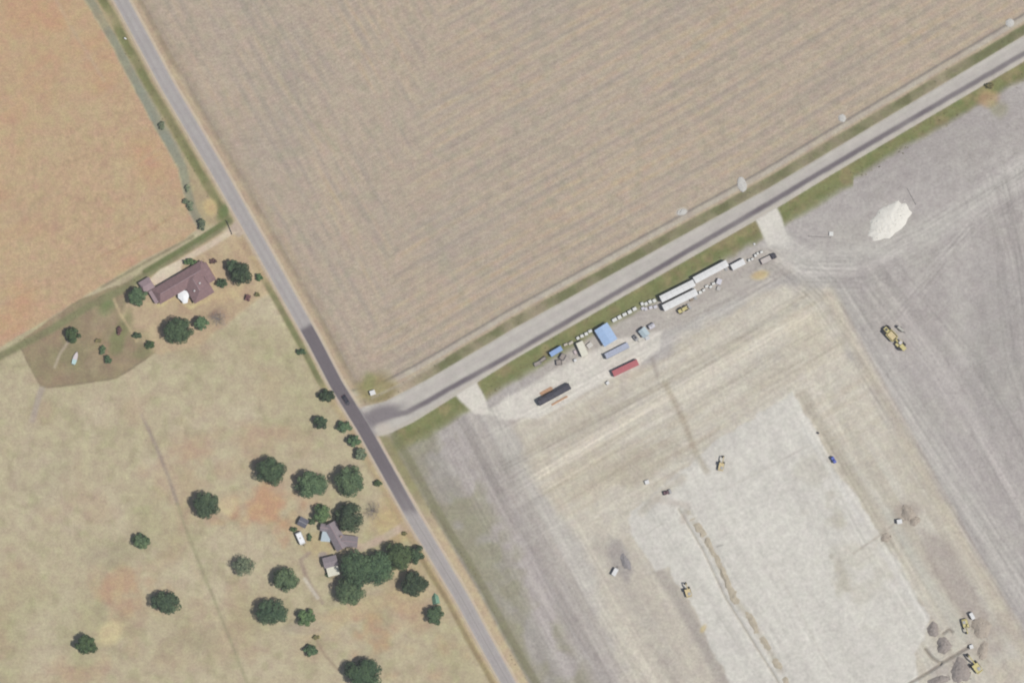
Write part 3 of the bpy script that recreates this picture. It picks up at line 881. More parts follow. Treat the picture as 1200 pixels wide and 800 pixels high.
for k, nm in NAMES.items():
    q = quads[lab == k]
    if not len(q):
        continue
    u, inv = np.unique(q, return_inverse=True)
    me = np_mesh(nm, V[u], inv.reshape(-1, 4))
    add_col(me, soil[u]); smooth(me)
    struct(nm, me, GM[MSEL[k]])

# far land: open fields out to the horizon
def far_mat():
    m = bpy.data.materials.new('far_fields'); m.use_nodes = True
    nt = m.node_tree; L = nt.links; b = nt.nodes['Principled BSDF']
    b.inputs['Roughness'].default_value = 1; b.inputs['Specular IOR Level'].default_value = .1
    tc = node(nt, 'ShaderNodeTexCoord')
    mp = node(nt, 'ShaderNodeMapping'); mp.inputs['Rotation'].default_value = (0, 0, radians(-29)); mp.inputs['Scale'].default_value = (1 / 420, 1 / 420, 1)
    L.new(tc.outputs['Object'], mp.inputs['Vector'])
    vo = node(nt, 'ShaderNodeTexVoronoi', distance='CHEBYCHEV'); vo.inputs['Randomness'].default_value = .55; vo.inputs['Scale'].default_value = 1
    L.new(mp.outputs[0], vo.inputs['Vector'])
    sep = node(nt, 'ShaderNodeSeparateColor'); L.new(vo.outputs['Color'], sep.inputs[0])
    cr = node(nt, 'ShaderNodeValToRGB'); cr.color_ramp.interpolation = 'CONSTANT'
    els = cr.color_ramp.elements
    cs = [C(177, 162, 142), C(186, 171, 140), C(193, 163, 127), C(150, 146, 104), C(172, 164, 150)]
    els[0].color = (*cs[0], 1); els[1].position = .22; els[1].color = (*cs[1], 1)
    for p_, c in ((.45, cs[2]), (.66, cs[3]), (.82, cs[4])):
        e = els.new(p_); e.color = (*c, 1)
    L.new(sep.outputs[0], cr.inputs[0])
    n = node(nt, 'ShaderNodeTexNoise'); n.inputs['Scale'].default_value = .05; n.inputs['Detail'].default_value = 8
    L.new(tc.outputs['Object'], n.inputs['Vector'])
    r = node(nt, 'ShaderNodeMapRange'); r.inputs['To Min'].default_value = .8; r.inputs['To Max'].default_value = 1.2
    L.new(n.outputs['Fac'], r.inputs['Value'])
    vm = node(nt, 'ShaderNodeVectorMath', operation='SCALE'); L.new(cr.outputs[0], vm.inputs[0]); L.new(r.outputs[0], vm.inputs['Scale'])
    L.new(vm.outputs[0], b.inputs['Base Color'])
    return m


me = np_mesh('ground', [(-5000, -5000, -1.5), (5000, -5000, -1.5), (5000, 5000, -1.5), (-5000, 5000, -1.5)], [(0, 1, 2, 3)])
struct('ground', me, far_mat())

# ------------------------------------------------------------------ roads
def resample(line, step):
    out = []
    for (x0, y0), (x1, y1) in zip(line[:-1], line[1:]):
        n = max(1, int(hypot(x1 - x0, y1 - y0) / step))
        out += [(x0 + (x1 - x0) * k / n, y0 + (y1 - y0) * k / n) for k in range(n)]
    return np.array(out + [line[-1]])


def clip_line(line):
    p = resample(line, 2.0)
    return p[(p[:, 0] > -148) & (p[:, 0] < 1348) & (p[:, 1] > -138) & (p[:, 1] < 938)]


def road(name, left, right, lift, crown, m, across=24):
    n = len(left)
    t = np.linspace(0, 1, across)
    X = left[:, None, 0] * (1 - t) + right[:, None, 0] * t; Y = left[:, None, 1] * (1 - t) + right[:, None, 1] * t
    X, Y = X.ravel(), Y.ravel()
    tt = np.tile(t, n)
    z = height(X, Y, False) + lift + crown * (1 - (2 * tt - 1) ** 2) - np.where((tt < .01) | (tt > .99), lift + .12, 0)
    c = paint(X, Y)
    v = np.stack([(X - 600) * M, (400 - Y) * M, z], 1)
    ii = np.arange(n * across).reshape(n, across)
    q = np.stack([ii[:-1, :-1].ravel(), ii[1:, :-1].ravel(), ii[1:, 1:].ravel(), ii[:-1, 1:].ravel()], 1)
    # make the faces look up
    a, b, d = v[q[0, 0]], v[q[0, 1]], v[q[0, 2]]
    if np.cross(b - a, d - a)[2] < 0:
        q = q[:, ::-1]
    me = np_mesh(name, v, q); add_col(me, c); smooth(me)
    return struct(name, me, m)


asph = ground_mat('worn_asphalt', 1.1, .08, .25, .06, .12, .88)
c = clip_line(MAIN)
tg = np.gradient(c, axis=0); tg /= np.linalg.norm(tg, axis=1)[:, None]
for _ in range(3):
    tg[1:-1] = (tg[:-2] + tg[1:-1] * 2 + tg[2:]) / 4
nrm = np.stack([tg[:, 1], -tg[:, 0]], 1)
road('country_road', c - nrm * 11, c + nrm * 11, .08, .07, asph, 28)
# side road between its two edges
cu, cl = resample(SIDE_U, 2.0), resample(SIDE_L, 2.0)


def even(p, n):
    s = np.concatenate([[0], np.cumsum(np.hypot(*np.diff(p, axis=0).T))])
    t = np.linspace(0, s[-1], n)
    return np.stack([np.interp(t, s, p[:, 0]), np.interp(t, s, p[:, 1])], 1)


cu = cu[cu[:, 0] < 1345]; cl = cl[cl[:, 0] < 1345]
road('side_road', even(cu, 560) + np.array([0, -.5]), even(cl, 560) + np.array([0, .5]), .05, .05, asph, 26)
#PART2
# ------------------------------------------------------------------ things: materials
WHITE = mat('white_paint', tuple(C(224, 225, 224)), .55, var=.06, dirt=.06)
WHITE2 = mat('white_wrap', tuple(C(220, 222, 218)), .5, var=.10, scale=2.5, dirt=.12)
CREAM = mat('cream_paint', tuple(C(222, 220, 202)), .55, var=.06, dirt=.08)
BLUE = mat('blue_roof_sheet', tuple(C(158, 186, 222)), .5, var=.06)
BLUE2 = mat('blue_container_paint', tuple(C(140, 170, 215)), .55, var=.08)
SLATE = mat('blue_grey_paint', tuple(C(168, 176, 196)), .55, var=.10, dirt=.1)
RED = mat('red_paint', tuple(C(178, 92, 98)), .55, var=.12, dirt=.05)
DARK = mat('dark_steel', (.035, .034, .042), .6, var=.2)
BLACKT = mat('black_tarp', (.045, .043, .056), .7, var=.25, scale=.8)
NAVY = mat('navy_paint', (.06, .06, .10), .6, var=.15)
RUBBER = mat('rubber', (.03, .03, .03), .85, var=.2)
GLASS = mat('dark_glass', (.02, .025, .03), .12, var=.05, spec=.6)
YEL = mat('machine_yellow', (.42, .37, .14), .5, var=.12, dirt=.25)
OCH = mat('dusty_yellow', (.46, .38, .20), .6, var=.12, dirt=.3)
GREYM = mat('grey_steel', (.26, .26, .26), .55, var=.15)
SILV = mat('silver_paint', tuple(C(200, 202, 204)), .4, var=.05)
PALEB = mat('pale_blue_paint', tuple(C(178, 194, 200)), .45, var=.06)
LAV = mat('pale_grey_paint', tuple(C(205, 203, 210)), .45, var=.05)
CARP = mat('dark_car_paint', (.022, .018, .030), .3, var=.1, spec=.5)
WOOD = mat('weathered_wood', (.20, .16, .12), .85, var=.25, scale=2)
PLANK = mat('orange_timber', (.40, .24, .14), .8, var=.2, scale=2)
BRICK = mat('tan_brick', (.30, .20, .15), .9, var=.2, scale=3)
SIDING = mat('pale_siding', tuple(C(196, 190, 178)), .8, var=.08)
BROOF = mat('plum_brown_shingle', tuple(C(140, 114, 114)), .9, var=.16, scale=.9)
PROOF = mat('faded_plum_shingle', tuple(C(160, 140, 143)), .9, var=.10, scale=1.4)
GROOF = mat('grey_shingle', tuple(C(146, 136, 140)), .9, var=.14, scale=1.5)
LROOF = mat('pale_blue_metal_roof', tuple(C(186, 200, 206)), .5, var=.06)
DROOF = mat('slate_grey_roof', tuple(C(104, 104, 114)), .85, var=.15)
CONC = mat('concrete', tuple(C(205, 198, 184)), .9, var=.08)
TRIMW = mat('white_trim', tuple(C(206, 202, 200)), .6, var=.04)
BARK = mat('bark', (.10, .08, .06), .95, var=.3, scale=2)
GBARK = mat('grey_bark', (.20, .18, .17), .95, var=.3, scale=2)
TEAL = mat('teal_canvas', tuple(C(120, 158, 134)), .8, var=.10)
STONE = mat('white_limestone', tuple(C(208, 206, 200)), .95, var=.14, scale=2.2)
SAND = mat('pale_limestone_gravel', tuple(C(234, 231, 221)), .98, var=.06, scale=1.6)
EARTH = mat('dark_earth', tuple(C(160, 151, 144)), .98, var=.18, scale=.9)
EARTH2 = mat('brown_earth', tuple(C(178, 167, 153)), .98, var=.16, scale=.9)
BLUEP = mat('blue_plastic', (.06, .09, .34), .5, var=.06)
MAROON = mat('maroon_paint', (.10, .05, .06), .6, var=.15)
AWN = mat('white_awning', tuple(C(244, 246, 246)), .6, var=.03)
L_OAK = leaf_mat('oak_leaves', (.088, .150, .080))
L_DARK = leaf_mat('dark_oak_leaves', (.074, .126, .072))
L_GRN = leaf_mat('green_leaves', (.092, .168, .076))
L_PALE = leaf_mat('pale_leaves', (.18, .235, .155))
L_PLUM = leaf_mat('plum_leaves', (.17, .11, .10))
L_GREY = leaf_mat('grey_twigs', (.24, .21, .19), .05)
L_WEED = leaf_mat('weeds', (.20, .20, .09))
L_DRY = leaf_mat('dry_weeds', (.24, .19, .10))

# ------------------------------------------------------------------ trees and shrubs
def leaf_quads(pts, nrm_, size, rg, aspect=1.0):
    n = len(pts)
    t = rg.normal(size=(n, 3)); t -= (t * nrm_).sum(1)[:, None] * nrm_
    t /= np.linalg.norm(t, axis=1)[:, None] + 1e-9
    b = np.cross(nrm_, t)
    s = size * rg.uniform(.6, 1.4, n)[:, None]
    fold = nrm_ * s * rg.uniform(-.25, .25, n)[:, None]
    v = np.stack([pts - t * s * .62, pts - b * s * .42 * aspect + fold, pts + t * s * .62, pts + b * s * .42 * aspect + fold], 1).reshape(-1, 3)
    return v, np.arange(4 * n, dtype=np.int32).reshape(n, 4)


def crown_mesh(rx, ry, z0, z1, seed, leaf=.5, dens=1.0, sparse=False):
    rg = np.random.default_rng(seed)
    r = (rx + ry) / 2
    zc = z0 + (z1 - z0) * .42; rz_up = z1 - zc; rz_dn = zc - z0
    K = int(9 + r * 3.2)
    k_ = np.arange(K) + .5
    rad_ = np.sqrt(k_ / K) * rg.uniform(.86, 1.06, K); an = k_ * 2.39996 + rg.uniform(0, 6.28) + rg.normal(size=K) * .2
    rad = r * rg.uniform(.22, .36, K)
    dome = np.sqrt(np.clip(1 - (rad_ * .92) ** 2, .05, 1))
    cs = np.stack([np.cos(an) * rad_ * rx * .78, np.sin(an) * rad_ * ry * .78, zc + (rz_up - rad * .75) * dome * rg.uniform(.75, 1.05, K)], 1)
    low = rg.random(K) < .3
    cs[:, 2] = np.where(low & (rad_ > .6), zc - rz_dn * rg.uniform(0, .5, K), cs[:, 2])
    ext = np.max(np.abs(cs[:, :2]) + rad[:, None] * .92, axis=0)
    cs[:, 0] *= rx / ext[0]; cs[:, 1] *= ry / ext[1]
    n = int((150 if not sparse else 60) * r * r * dens * (.5 / leaf) ** 2 + 60)
    w_ = rad ** 2 / (rad ** 2).sum()
    k = rg.choice(len(cs), n, p=w_)
    d = rg.normal(size=(n, 3)); d[:, 2] = d[:, 2] * 1.0 + .3
    d /= np.linalg.norm(d, axis=1)[:, None]
    rr = rad[k] * np.where(rg.random(n) < .8, rg.uniform(.82, 1.05, n), rg.uniform(.2, .8, n))
    sq = np.array([1, 1, .85])
    p = cs[k] + d * rr[:, None] * sq
    p[:, 2] = np.maximum(p[:, 2], z0 * .8)
    nr = d + rg.normal(size=(n, 3)) * .30
    nr /= np.linalg.norm(nr, axis=1)[:, None]
    v, q = leaf_quads(p, nr, leaf, rg)
    me = np_mesh('crown', v, q)
    lobet = rg.uniform(.25, .75, len(cs))
    tint = np.clip(np.repeat(lobet[k] + rg.normal(size=n) * .12, 4), 0, 1)
    a = me.attributes.new('tint', 'FLOAT', 'POINT'); a.data.foreach_set('value', tint.astype(np.float32))
    return me, cs


def trunk_mb(h, r, limbs):
    mb = MB()
    mb.tube((0, 0, -.15), (0, 0, h * .45), r * 1.25, r * .9, 8)
    mb.tube((0, 0, h * .45 - .02), (.1, .05, h), r * .9, r * .5, 8)
    for c in limbs:
        s = (0, 0, h * .6)
        mid = (c[0] * .45, c[1] * .45, h * .6 + (c[2] - h * .6) * .55)
        mb.tube(s, mid, r * .5, r * .32, 6); mb.tube(mid, tuple(c), r * .32, r * .1, 6)
    return mb


TREES = [
    # x, y, rx, ry, height, leaf material, kind, label
    (161, 347, 13, 12, 6.5, L_OAK, 't', 'round green tree against the small plum roofed garage'),
    (281, 321, 15, 14, 7.5, L_DARK, 't', 'dark broad tree between the plum roofed ranch house and the road'),
    (271, 311, 9, 8, 6.0, L_DARK, 't', 'small dark tree joined to the broad tree beside the ranch house'),
    (259, 332, 8, 6, 3.0, L_OAK, 's', 'rounded shrub touching the end wall of the ranch house'),
    (303, 325, 5, 5, 2.5, L_GRN, 's', 'small green shrub in the ranch house garden beside the road'),
    (208, 387, 20, 17, 8.5, L_OAK, 't', 'largest tree on the lawn in front of the ranch house'),
    (235, 378, 11, 9, 5.5, L_OAK, 't', 'small tree growing beside the largest tree on the ranch house lawn'),
    (222, 307, 9, 4.5, 2.2, L_GRN, 's', 'low green shrub along the concrete apron behind the ranch house'),
    (160, 393, 7, 4, 2.0, L_DARK, 's', 'dark low shrub at the edge of the brown fenced yard'),
    (175, 404, 6.5, 5.5, 2.6, L_GRN, 's', 'bright green shrub at the yard corner near the largest lawn tree'),
    (84.5, 392, 11, 10, 5.5, L_GRN, 't', 'lone round green tree in the brown yard beside the white boat'),
    (126, 421, 5.5, 5.5, 2.5, L_OAK, 's', 'small round shrub in the brown yard'),
    (119.5, 410, 4.5, 6, 2.0, L_OAK, 's', 'thin dark shrub behind the small round shrub in the brown yard'),
    (114.5, 399, 4.5, 2.5, 1.2, L_WEED, 's', 'olive weed clump in the brown yard'),
    (139, 387, 3.5, 6, 1.6, L_PLUM, 's', 'sparse brownish shrub on the green strip of the yard'),
    (290, 349, 4.5, 4.5, 2.0, L_PLUM, 's', 'maroon leaved shrub on the dry lawn near the road'),
    (249, 306, 5, 3.5, 1.6, L_PLUM, 's', 'low reddish shrub beside the ranch house driveway'),
    (301, 345, 4, 3, 1.2, L_WEED, 's', 'small olive shrub beside the maroon leaved shrub'),
    (236, 263, 5.5, 8, 2.6, L_PALE, 's', 'pale green bush at the corner of the wheat field'),
    (222, 241, 4.5, 7, 2.0, L_PALE, 's', 'thin pale bush on the wheat field edge, midway to the corner'),
    (217, 236, 4, 4, 1.8, L_PALE, 's', 'small greyish bush poking into the wheat field edge'),
    (219, 221, 3.5, 5, 1.6, L_PALE, 's', 'small green bush at the start of the bushy wheat field edge'),
    (189, 147, 4.5, 6, 1.8, L_PALE, 's', 'grey green bush on the verge beside the straight wheat edge'),
    (352, 412, 6.5, 4, 2.2, L_OAK, 's', 'small shrub on the pasture fence line by the new asphalt'),
    (381, 463, 12, 8.5, 5.0, L_DARK, 't', 'oval tree beside the dark car on the road'),
    (374, 494, 10, 8.5, 5.0, L_DARK, 't', 'rounded tree set back from the road junction'),
    (402, 499, 11, 8, 4.8, L_OAK, 't', 'flat oval tree facing the road junction'),
    (413, 516, 10.5, 8, 4.6, L_OAK, 't', 'roadside tree just past the junction, first of a touching pair'),
    (421, 531, 9, 8, 4.2, L_PALE, 't', 'paler roadside tree, second of the touching pair past the junction'),
    (317, 550, 20, 18.5, 9.0, L_OAK, 't', 'big round oak standing alone above the orange soil patch'),
    (364, 567, 22, 17, 9.0, L_OAK, 't', 'ragged wide oak between the two round oaks'),
    (409, 563, 20, 19, 9.5, L_OAK, 't', 'big round oak in the row nearest the road, beside the tiny roadside bush'),
    (442, 566, 6, 4.5, 2.0, L_GRN, 's', 'tiny green bush between the big round oak and the road'),
    (376, 600, 12, 12, 6.0, L_GRN, 't', 'bright green tree over the grey farmhouse gable'),
    (408, 606, 18.5, 19, 9.0, L_DARK, 't', 'tall dark oak shading the grey farmhouse roof'),
    (418, 665, 24, 24, 11.0, L_OAK, 't', 'largest oak of the grove beside the farmhouse'),
    (443, 663, 20, 22, 10.0, L_OAK, 't', 'grove oak standing between the largest oak and the drive'),
    (410, 691, 20, 17, 9.0, L_OAK, 't', 'grove oak at the pasture end of the farmhouse grove'),
    (466, 650, 20, 18, 9.0, L_GRN, 't', 'lighter green grove oak along the farmhouse drive'),
    (487, 648, 11, 12, 6.5, L_OAK, 't', 'smaller grove tree closest to the main road'),
    (485, 683, 18, 16, 8.5, L_DARK, 't', 'dark ball shaped tree apart from the farmhouse grove'),
    (508, 719, 12.5, 12, 6.0, L_OAK, 't', 'round tree beside the teal canvas tent'),
    (333, 677, 18.5, 15.5, 8.0, L_OAK, 't', 'oak beside the pale dirt streak behind the farmhouse'),
    (318, 715, 21, 16, 8.0, L_DARK, 't', 'wide dark oak on the dry pasture between two smaller trees'),
    (358, 722, 12.5, 10.5, 5.5, L_GRN, 't', 'small ragged tree beside the wide dark oak'),
    (363, 761, 10.5, 7.5, 4.0, L_OAK, 't', 'small oval tree at the reddish soil line in the pasture'),
    (370, 746, 5, 3.5, 1.2, L_WEED, 's', 'low weed clump above the small oval pasture tree'),
    (425, 786, 24, 20, 10.0, L_OAK, 't', 'big spreading oak beside the reddish bare soil in the pasture'),
    (284, 662, 17, 13, 6.5, L_PALE, 'p', 'thin pale half bare tree beside the pasture track'),
    (194, 705, 20, 14, 7.5, L_DARK, 't', 'broad dark lone oak on the pinkish pasture soil'),
    (165, 633, 13, 10, 5.5, L_OAK, 't', 'smallest lone oak in the open pasture'),
    (241, 590, 18, 17, 8.5, L_DARK, 't', 'round lone oak beside the pasture track with a pale bare patch'),
    (101, 754, 15, 13, 7.0, L_GRN, 't', 'lone oak beside the pale crescent of bare soil'),
    (365, 611, 5.5, 4, 1.8, L_OAK, 's', 'small shrub between the dark shed and the farmhouse'),
    (343, 620, 5, 3.5, 1.6, L_GRN, 's', 'small shrub beside the white travel trailer'),
    (362, 629, 3.5, 5, 1.6, L_OAK, 's', 'narrow shrub between the travel trailer and the farmhouse porch'),
    (384, 673, 4.5, 3.5, 1.4, L_GRN, 's', 'low green shrub at the foot of the outbuilding slope painted sunlit beige'),
    (473, 625, 3.5, 3, 1.2, L_WEED, 's', 'small brown weed clump beside the farmhouse drive'),
    (1158, 101, 6, 4, 1.6, L_WEED, 's', 'olive scrub clump on the verge by the orange bare patch'),
]
LEAFLESS = [(255, 374, 12, 10, 5.0, 'bare grey leafless tree beside the ranch house lawn trees'),
            (437, 598, 9, 12, 6.0, 'bare grey leafless tree beside the tall dark farmhouse oak')]
for i, (px, py, rx, ry, h, lm, kind, label) in enumerate(TREES):
    grp = 'trees around the farms' if kind != 's' else 'shrubs around the farms'
    if kind == 's':
        t = thing('shrub', label, 'shrub', px + .8, py, 0, grp)
        me, cs = crown_mesh(rx * M * .92, ry * M * .95, .1, h, 500 + i, .34, 1.1)
        obj('crown', me, lm, t)
        mb = MB()
        for k in range(5):
            a = k * 1.26 + i
            mb.tube((0, 0, -.1), (cos(a) * rx * M * .4, sin(a) * ry * M * .4, h * .55), .05, .02, 5)
        mb.build('stem', BARK, t)
    else:
        t = thing('oak_tree', label, 'tree', px + 1.8, py + .4, rng.uniform(0, 1), grp)
        r1, r2 = (rx - 1.5) * M, (ry - .2) * M
        z0 = h * (.16 if kind == 't' else .3)
        me, cs = crown_mesh(r1, r2, z0, h, 500 + i, .50, 1.0, kind == 'p')
        obj('crown', me, lm, t)
        lim = cs[rng.choice(len(cs), min(7, len(cs)), False)]
        trunk_mb(h * .55, .09 + h * .028, lim).build('trunk', BARK if kind == 't' else GBARK, t, True)
for i, (px, py, rx, ry, h, label) in enumerate(LEAFLESS):
    t = thing('leafless_tree', label, 'tree', px + 1.5, py, 0, 'leafless trees')
    rg = np.random.default_rng(90 + i)
    mb = MB()
    mb.tube((0, 0, -.15), (0, 0, h * .3), .2, .16)
    tips = []
    for k in range(11):
        a = k * 2.4 + i; q = rg.uniform(.45, 1)
        m_ = np.array((cos(a) * rx * M * .45 * q, sin(a) * ry * M * .45 * q, h * rg.uniform(.45, .65)))
        e = np.array((cos(a + .3) * rx * M * q, sin(a + .3) * ry * M * q, h * rg.uniform(.7, 1)))
        mb.tube((0, 0, h * .28), m_, .11, .08, 5); mb.tube(m_, e, .08, .03, 5)
        for j in range(5):
            s_ = m_ + (e - m_) * rg.uniform(.1, .9); f_ = s_ + rg.normal(size=3) * np.array((1.0, 1.0, .5))
            mb.tube(s_, f_, .045, .015, 4); tips.append(f_); tips.append((s_ + f_) / 2)
    mb.build('trunk', GBARK, t)
    tips = np.array(tips); n = 520
    p = tips[rg.integers(0, len(tips), n)] + rg.normal(size=(n, 3)) * .45
    p[:, 2] = np.maximum(p[:, 2], .5)
    d = rg.normal(size=(n, 3)); d /= np.linalg.norm(d, axis=1)[:, None]
    v, q = leaf_quads(p, d, .34, rg, .35)
    me = np_mesh('twigs', v, q); a = me.attributes.new('tint', 'FLOAT', 'POINT'); a.data.foreach_set('value', np.repeat(rg.random(n), 4).astype(np.float32))
    obj('twigs', me, L_GREY, t)['kind'] = 'stuff'

# ground cover: weeds along verges and in the pasture (uncountable)
def weeds(name, label, fn, n, size, lm, seed, hh=.35):
    rg = np.random.default_rng(seed)
    X = rg.uniform(-20, 1220, n * 6).astype(np.float32); Y = rg.uniform(-20, 820, n * 6).astype(np.float32)
    pr = fn(X, Y)
    k = rg.random(len(X)) < pr
    X, Y = X[k][:n], Y[k][:n]
    z = height(X, Y)
    b = np.stack([(X - 600) * M, (400 - Y) * M, z], 1)
    c = 4
    p = np.repeat(b, c, 0) + rg.normal(size=(len(b) * c, 3)) * np.array((.22, .22, .06)) * size / .4
    p[:, 2] += hh * rg.uniform(.15, .6, len(p))
    d = rg.normal(size=p.shape) * .5 + np.array((0, 0, 1.0)); d /= np.linalg.norm(d, axis=1)[:, None]
    v, q = leaf_quads(p, d, size, rg)
    me = np_mesh(name, v, q); a = me.attributes.new('tint', 'FLOAT', 'POINT')
    a.data.foreach_set('value', np.clip(np.repeat(np.repeat(rg.random(len(b)), c) + rg.normal(size=len(p)) * .1, 4), 0, 1).astype(np.float32))
    o = obj(name, me, lm); tag(o, label, 'weeds'); o['kind'] = 'stuff'
    return o


def d_all(X, Y):
    a, _ = line_coords(MAIN, X, Y); b, _ = line_coords(SIDE_U, X, Y); c_, _ = line_coords(SIDE_L, X, Y)
    return -a, b, c_


def f_verge(X, Y):
    a, b, c_ = d_all(X, Y); n = fbm(X, Y, 18, 2, 140)
    m = ((a > 12) & (c_ > 1) & (c_ < 22) & (X > 460)) * 1.0 + ((a > 14) & (b < -2) & (b > -13)) * .8
    m = m + ((a < -13) & (a > -26) & (Y < 262)) * .8 + ((a > 16) & (a < 30) & (c_ > 5) & (Y > 505)) * .45
    m = m + (line_dist([(266, 259), (235, 279), (172, 318), (105, 358), (10, 410)], X, Y) < 5) * .9
    m = m * (poly_sd(APRON1, X, Y) > 1) * (poly_sd(APRON2, X, Y) > 1)
    return m * np.clip((n - .35) * 3, 0, 1)


def f_past(X, Y):
    a, b, c_ = d_all(X, Y); n = fbm(X, Y, 40, 3, 141)
    return (a < -20) * (poly_sd(WHEAT, X, Y) > 3) * (Y > 300) * np.clip((n - .5) * 3, 0, .35) * (poly_sd(HOUSELOT, X, Y) > 0)


weeds('verge_weeds', 'olive green weeds growing along the road verges and ditches', f_verge, 3000, .34, L_WEED, 31, .18)

# ------------------------------------------------------------------ houses
def window(parent, x, y, z, w_, h_, axis='x', out=1):
    mb = MB()
    if axis == 'x':
        mb.box(x - w_ / 2, x + w_ / 2, y - .03 + out * .03, y + .03 + out * .03, z, z + h_)
    else:
        mb.box(x - .03 + out * .03, x + .03 + out * .03, y - w_ / 2, y + w_ / 2, z, z + h_)
    p = mb.build('window', GLASS, parent)
    f = MB()
    for a, b, c_, d in ((-w_ / 2 - .06, w_ / 2 + .06, -.06, 0), (-w_ / 2 - .06, w_ / 2 + .06, h_, h_ + .06), (-w_ / 2 - .06, -w_ / 2, 0, h_), (w_ / 2, w_ / 2 + .06, 0, h_)):
        if axis == 'x':
            f.box(x + a, x + b, y - .04 + out * .04, y + .04 + out * .04, z + c_, z + d)
        else:
            f.box(x - .04 + out * .04, x + .04 + out * .04, y + a, y + b, z + c_, z + d)
    f.build('frame', TRIMW, p)
    return p


def door(parent, x, y, w_=1.0, h_=2.05, axis='x', out=1, m=None):
    mb = MB()
    if axis == 'x':
        mb.box(x - w_ / 2, x + w_ / 2, y - .03 + out * .03, y + .03 + out * .03, .05, h_)
    else:
        mb.box(x - .03 + out * .03, x + .03 + out * .03, y - w_ / 2, y + w_ / 2, .05, h_)
    d = mb.build('door', m or WOOD, parent)
    k = MB()
    if axis == 'x':
        k.box(x + w_ * .35 - .04, x + w_ * .35 + .04, y + out * .065, y + out * .12, 1, 1.08)
    else:
        k.box(x + out * .065, x + out * .12, y + w_ * .35 - .04, y + w_ * .35 + .04, 1, 1.08)
    k.build('handle', DARK, d)


def gable_walls(x0, x1, y0, y1, h, rise, hip):
    mb = MB()
    mb.box(x0, x1, y0, y1, -.3, h)
    return mb


# ranch house: local x runs along the long wing (from its road end to its garage end), local +y away from the lawn
rh = thing('ranch_house', 'long ranch house with plum brown hipped roof and a cross wing', 'house', 210, 332, 30.5)
U = M
# plan units along the wing: origin at (239.7,305.7) -> convert with o=(210,332)
def rl(u, v):
    """plan offsets (u toward garage end, v toward the lawn) to local metres"""
    ox, oy = 239.7 - 210, 305.7 - 332
    X = ox + u * -.862 + v * .507; Y = oy + u * .507 + v * .862
    a = radians(30.5)
    wx, wy = X * M, -Y * M
    return (wx * cos(a) + wy * sin(a), -wx * sin(a) + wy * cos(a))


xa, ya = rl(2, -2); xb, yb = rl(70, 18)
X0, X1, Y0, Y1 = min(xa, xb), max(xa, xb), min(ya, yb), max(ya, yb)
MB().box(X0 + .5, X1 - .5, Y0 + .5, Y1 - .5, -.3, 2.7).build('wall', BRICK, rh)
r_ = MB().roof(X0, X1, Y0, Y1, 2.6, 2.0, 2.4, 2.4).build('roof', BROOF, rh)
MB().beam((X0 + 2.4, (Y0 + Y1) / 2, 4.80), (X1 - 2.4, (Y0 + Y1) / 2, 4.80), .25, .08).build('ridge_cap', PROOF, r_)
xc, yc = rl(8, 2); xd, yd = rl(35, 38)
CX0, CX1, CY0, CY1 = min(xc, xd), max(xc, xd), min(yc, yd), max(yc, yd)
MB().box(CX0 + .5, CX1 - .5, CY0 + .5, CY1 - .5, -.3, 2.68).build('wall', BRICK, rh)
# cross wing ridge runs across: build rotated by swapping axes
mb = MB().roof(CY0, CY1, CX0, CX1, 2.63, 2.35, 3.6, 3.6)
mb.v = [(b, a, c_) for a, b, c_ in mb.v]; mb.f = [tuple(reversed(f)) for f in mb.f]
r2 = mb.build('roof', BROOF, rh)
MB().beam(((CX0 + CX1) / 2, CY0 + 3.6, 5.18), ((CX0 + CX1) / 2, CY1 - 3.6, 5.18), .25, .08).build('ridge_cap', PROOF, r2)
xe, ye = rl(-1, 2); xf, yf = rl(9, 26)
MB().box(min(xe, xf) + .4, max(xe, xf), min(ye, yf) + .4, max(ye, yf) - .4, -.3, 2.5).build('wall', BRICK, rh)
ex0, ex1, ey0, ey1 = min(xe, xf), max(xe, xf), min(ye, yf), max(ye, yf)
# lean-to roof at the road end: slopes down toward the road (local +x or -x)
hi_left = abs(ex0 - (CX0 + CX1) / 2) < abs(ex1 - (CX0 + CX1) / 2)
za, zb = (3.4, 2.5) if hi_left else (2.5, 3.4)
MB().poly([(ex0, ey0, za), (ex1, ey0, zb), (ex1, ey1, zb), (ex0, ey1, za), (ex0, ey0, za + .18), (ex1, ey0, zb + .18), (ex1, ey1, zb + .18), (ex0, ey1, za + .18)],
          [(3, 2, 1, 0), (4, 5, 6, 7), (0, 1, 5, 4), (1, 2, 6, 5), (2, 3, 7, 6), (3, 0, 4, 7)]).build('roof', BROOF, rh)
for (u, v) in ((27, 25), (17, 20.5)):
    x, y = rl(u, v)
    MB().box(x - .35, x + .35, y - .35, y + .35, 3.2, 5.0 if u == 27 else 5.3).build('roof_vent', TRIMW, rh)
for k in range(4):
    window(rh, X0 + 4 + k * 3.2, Y0 + .5, .9, 1.3, 1.2, 'x', -1)
    window(rh, X0 + 3 + k * 3.4, Y1 - .5, .9, 1.3, 1.2, 'x', 1)
window(rh, (CX0 + CX1) / 2 - 2, CY0 + .5, .9, 1.5, 1.2, 'x', -1); window(rh, (CX0 + CX1) / 2 + 2, CY0 + .5, .9, 1.5, 1.2, 'x', -1)
door(rh, X0 + 9, Y1 - .5, 1.0, 2.05, 'x', 1)

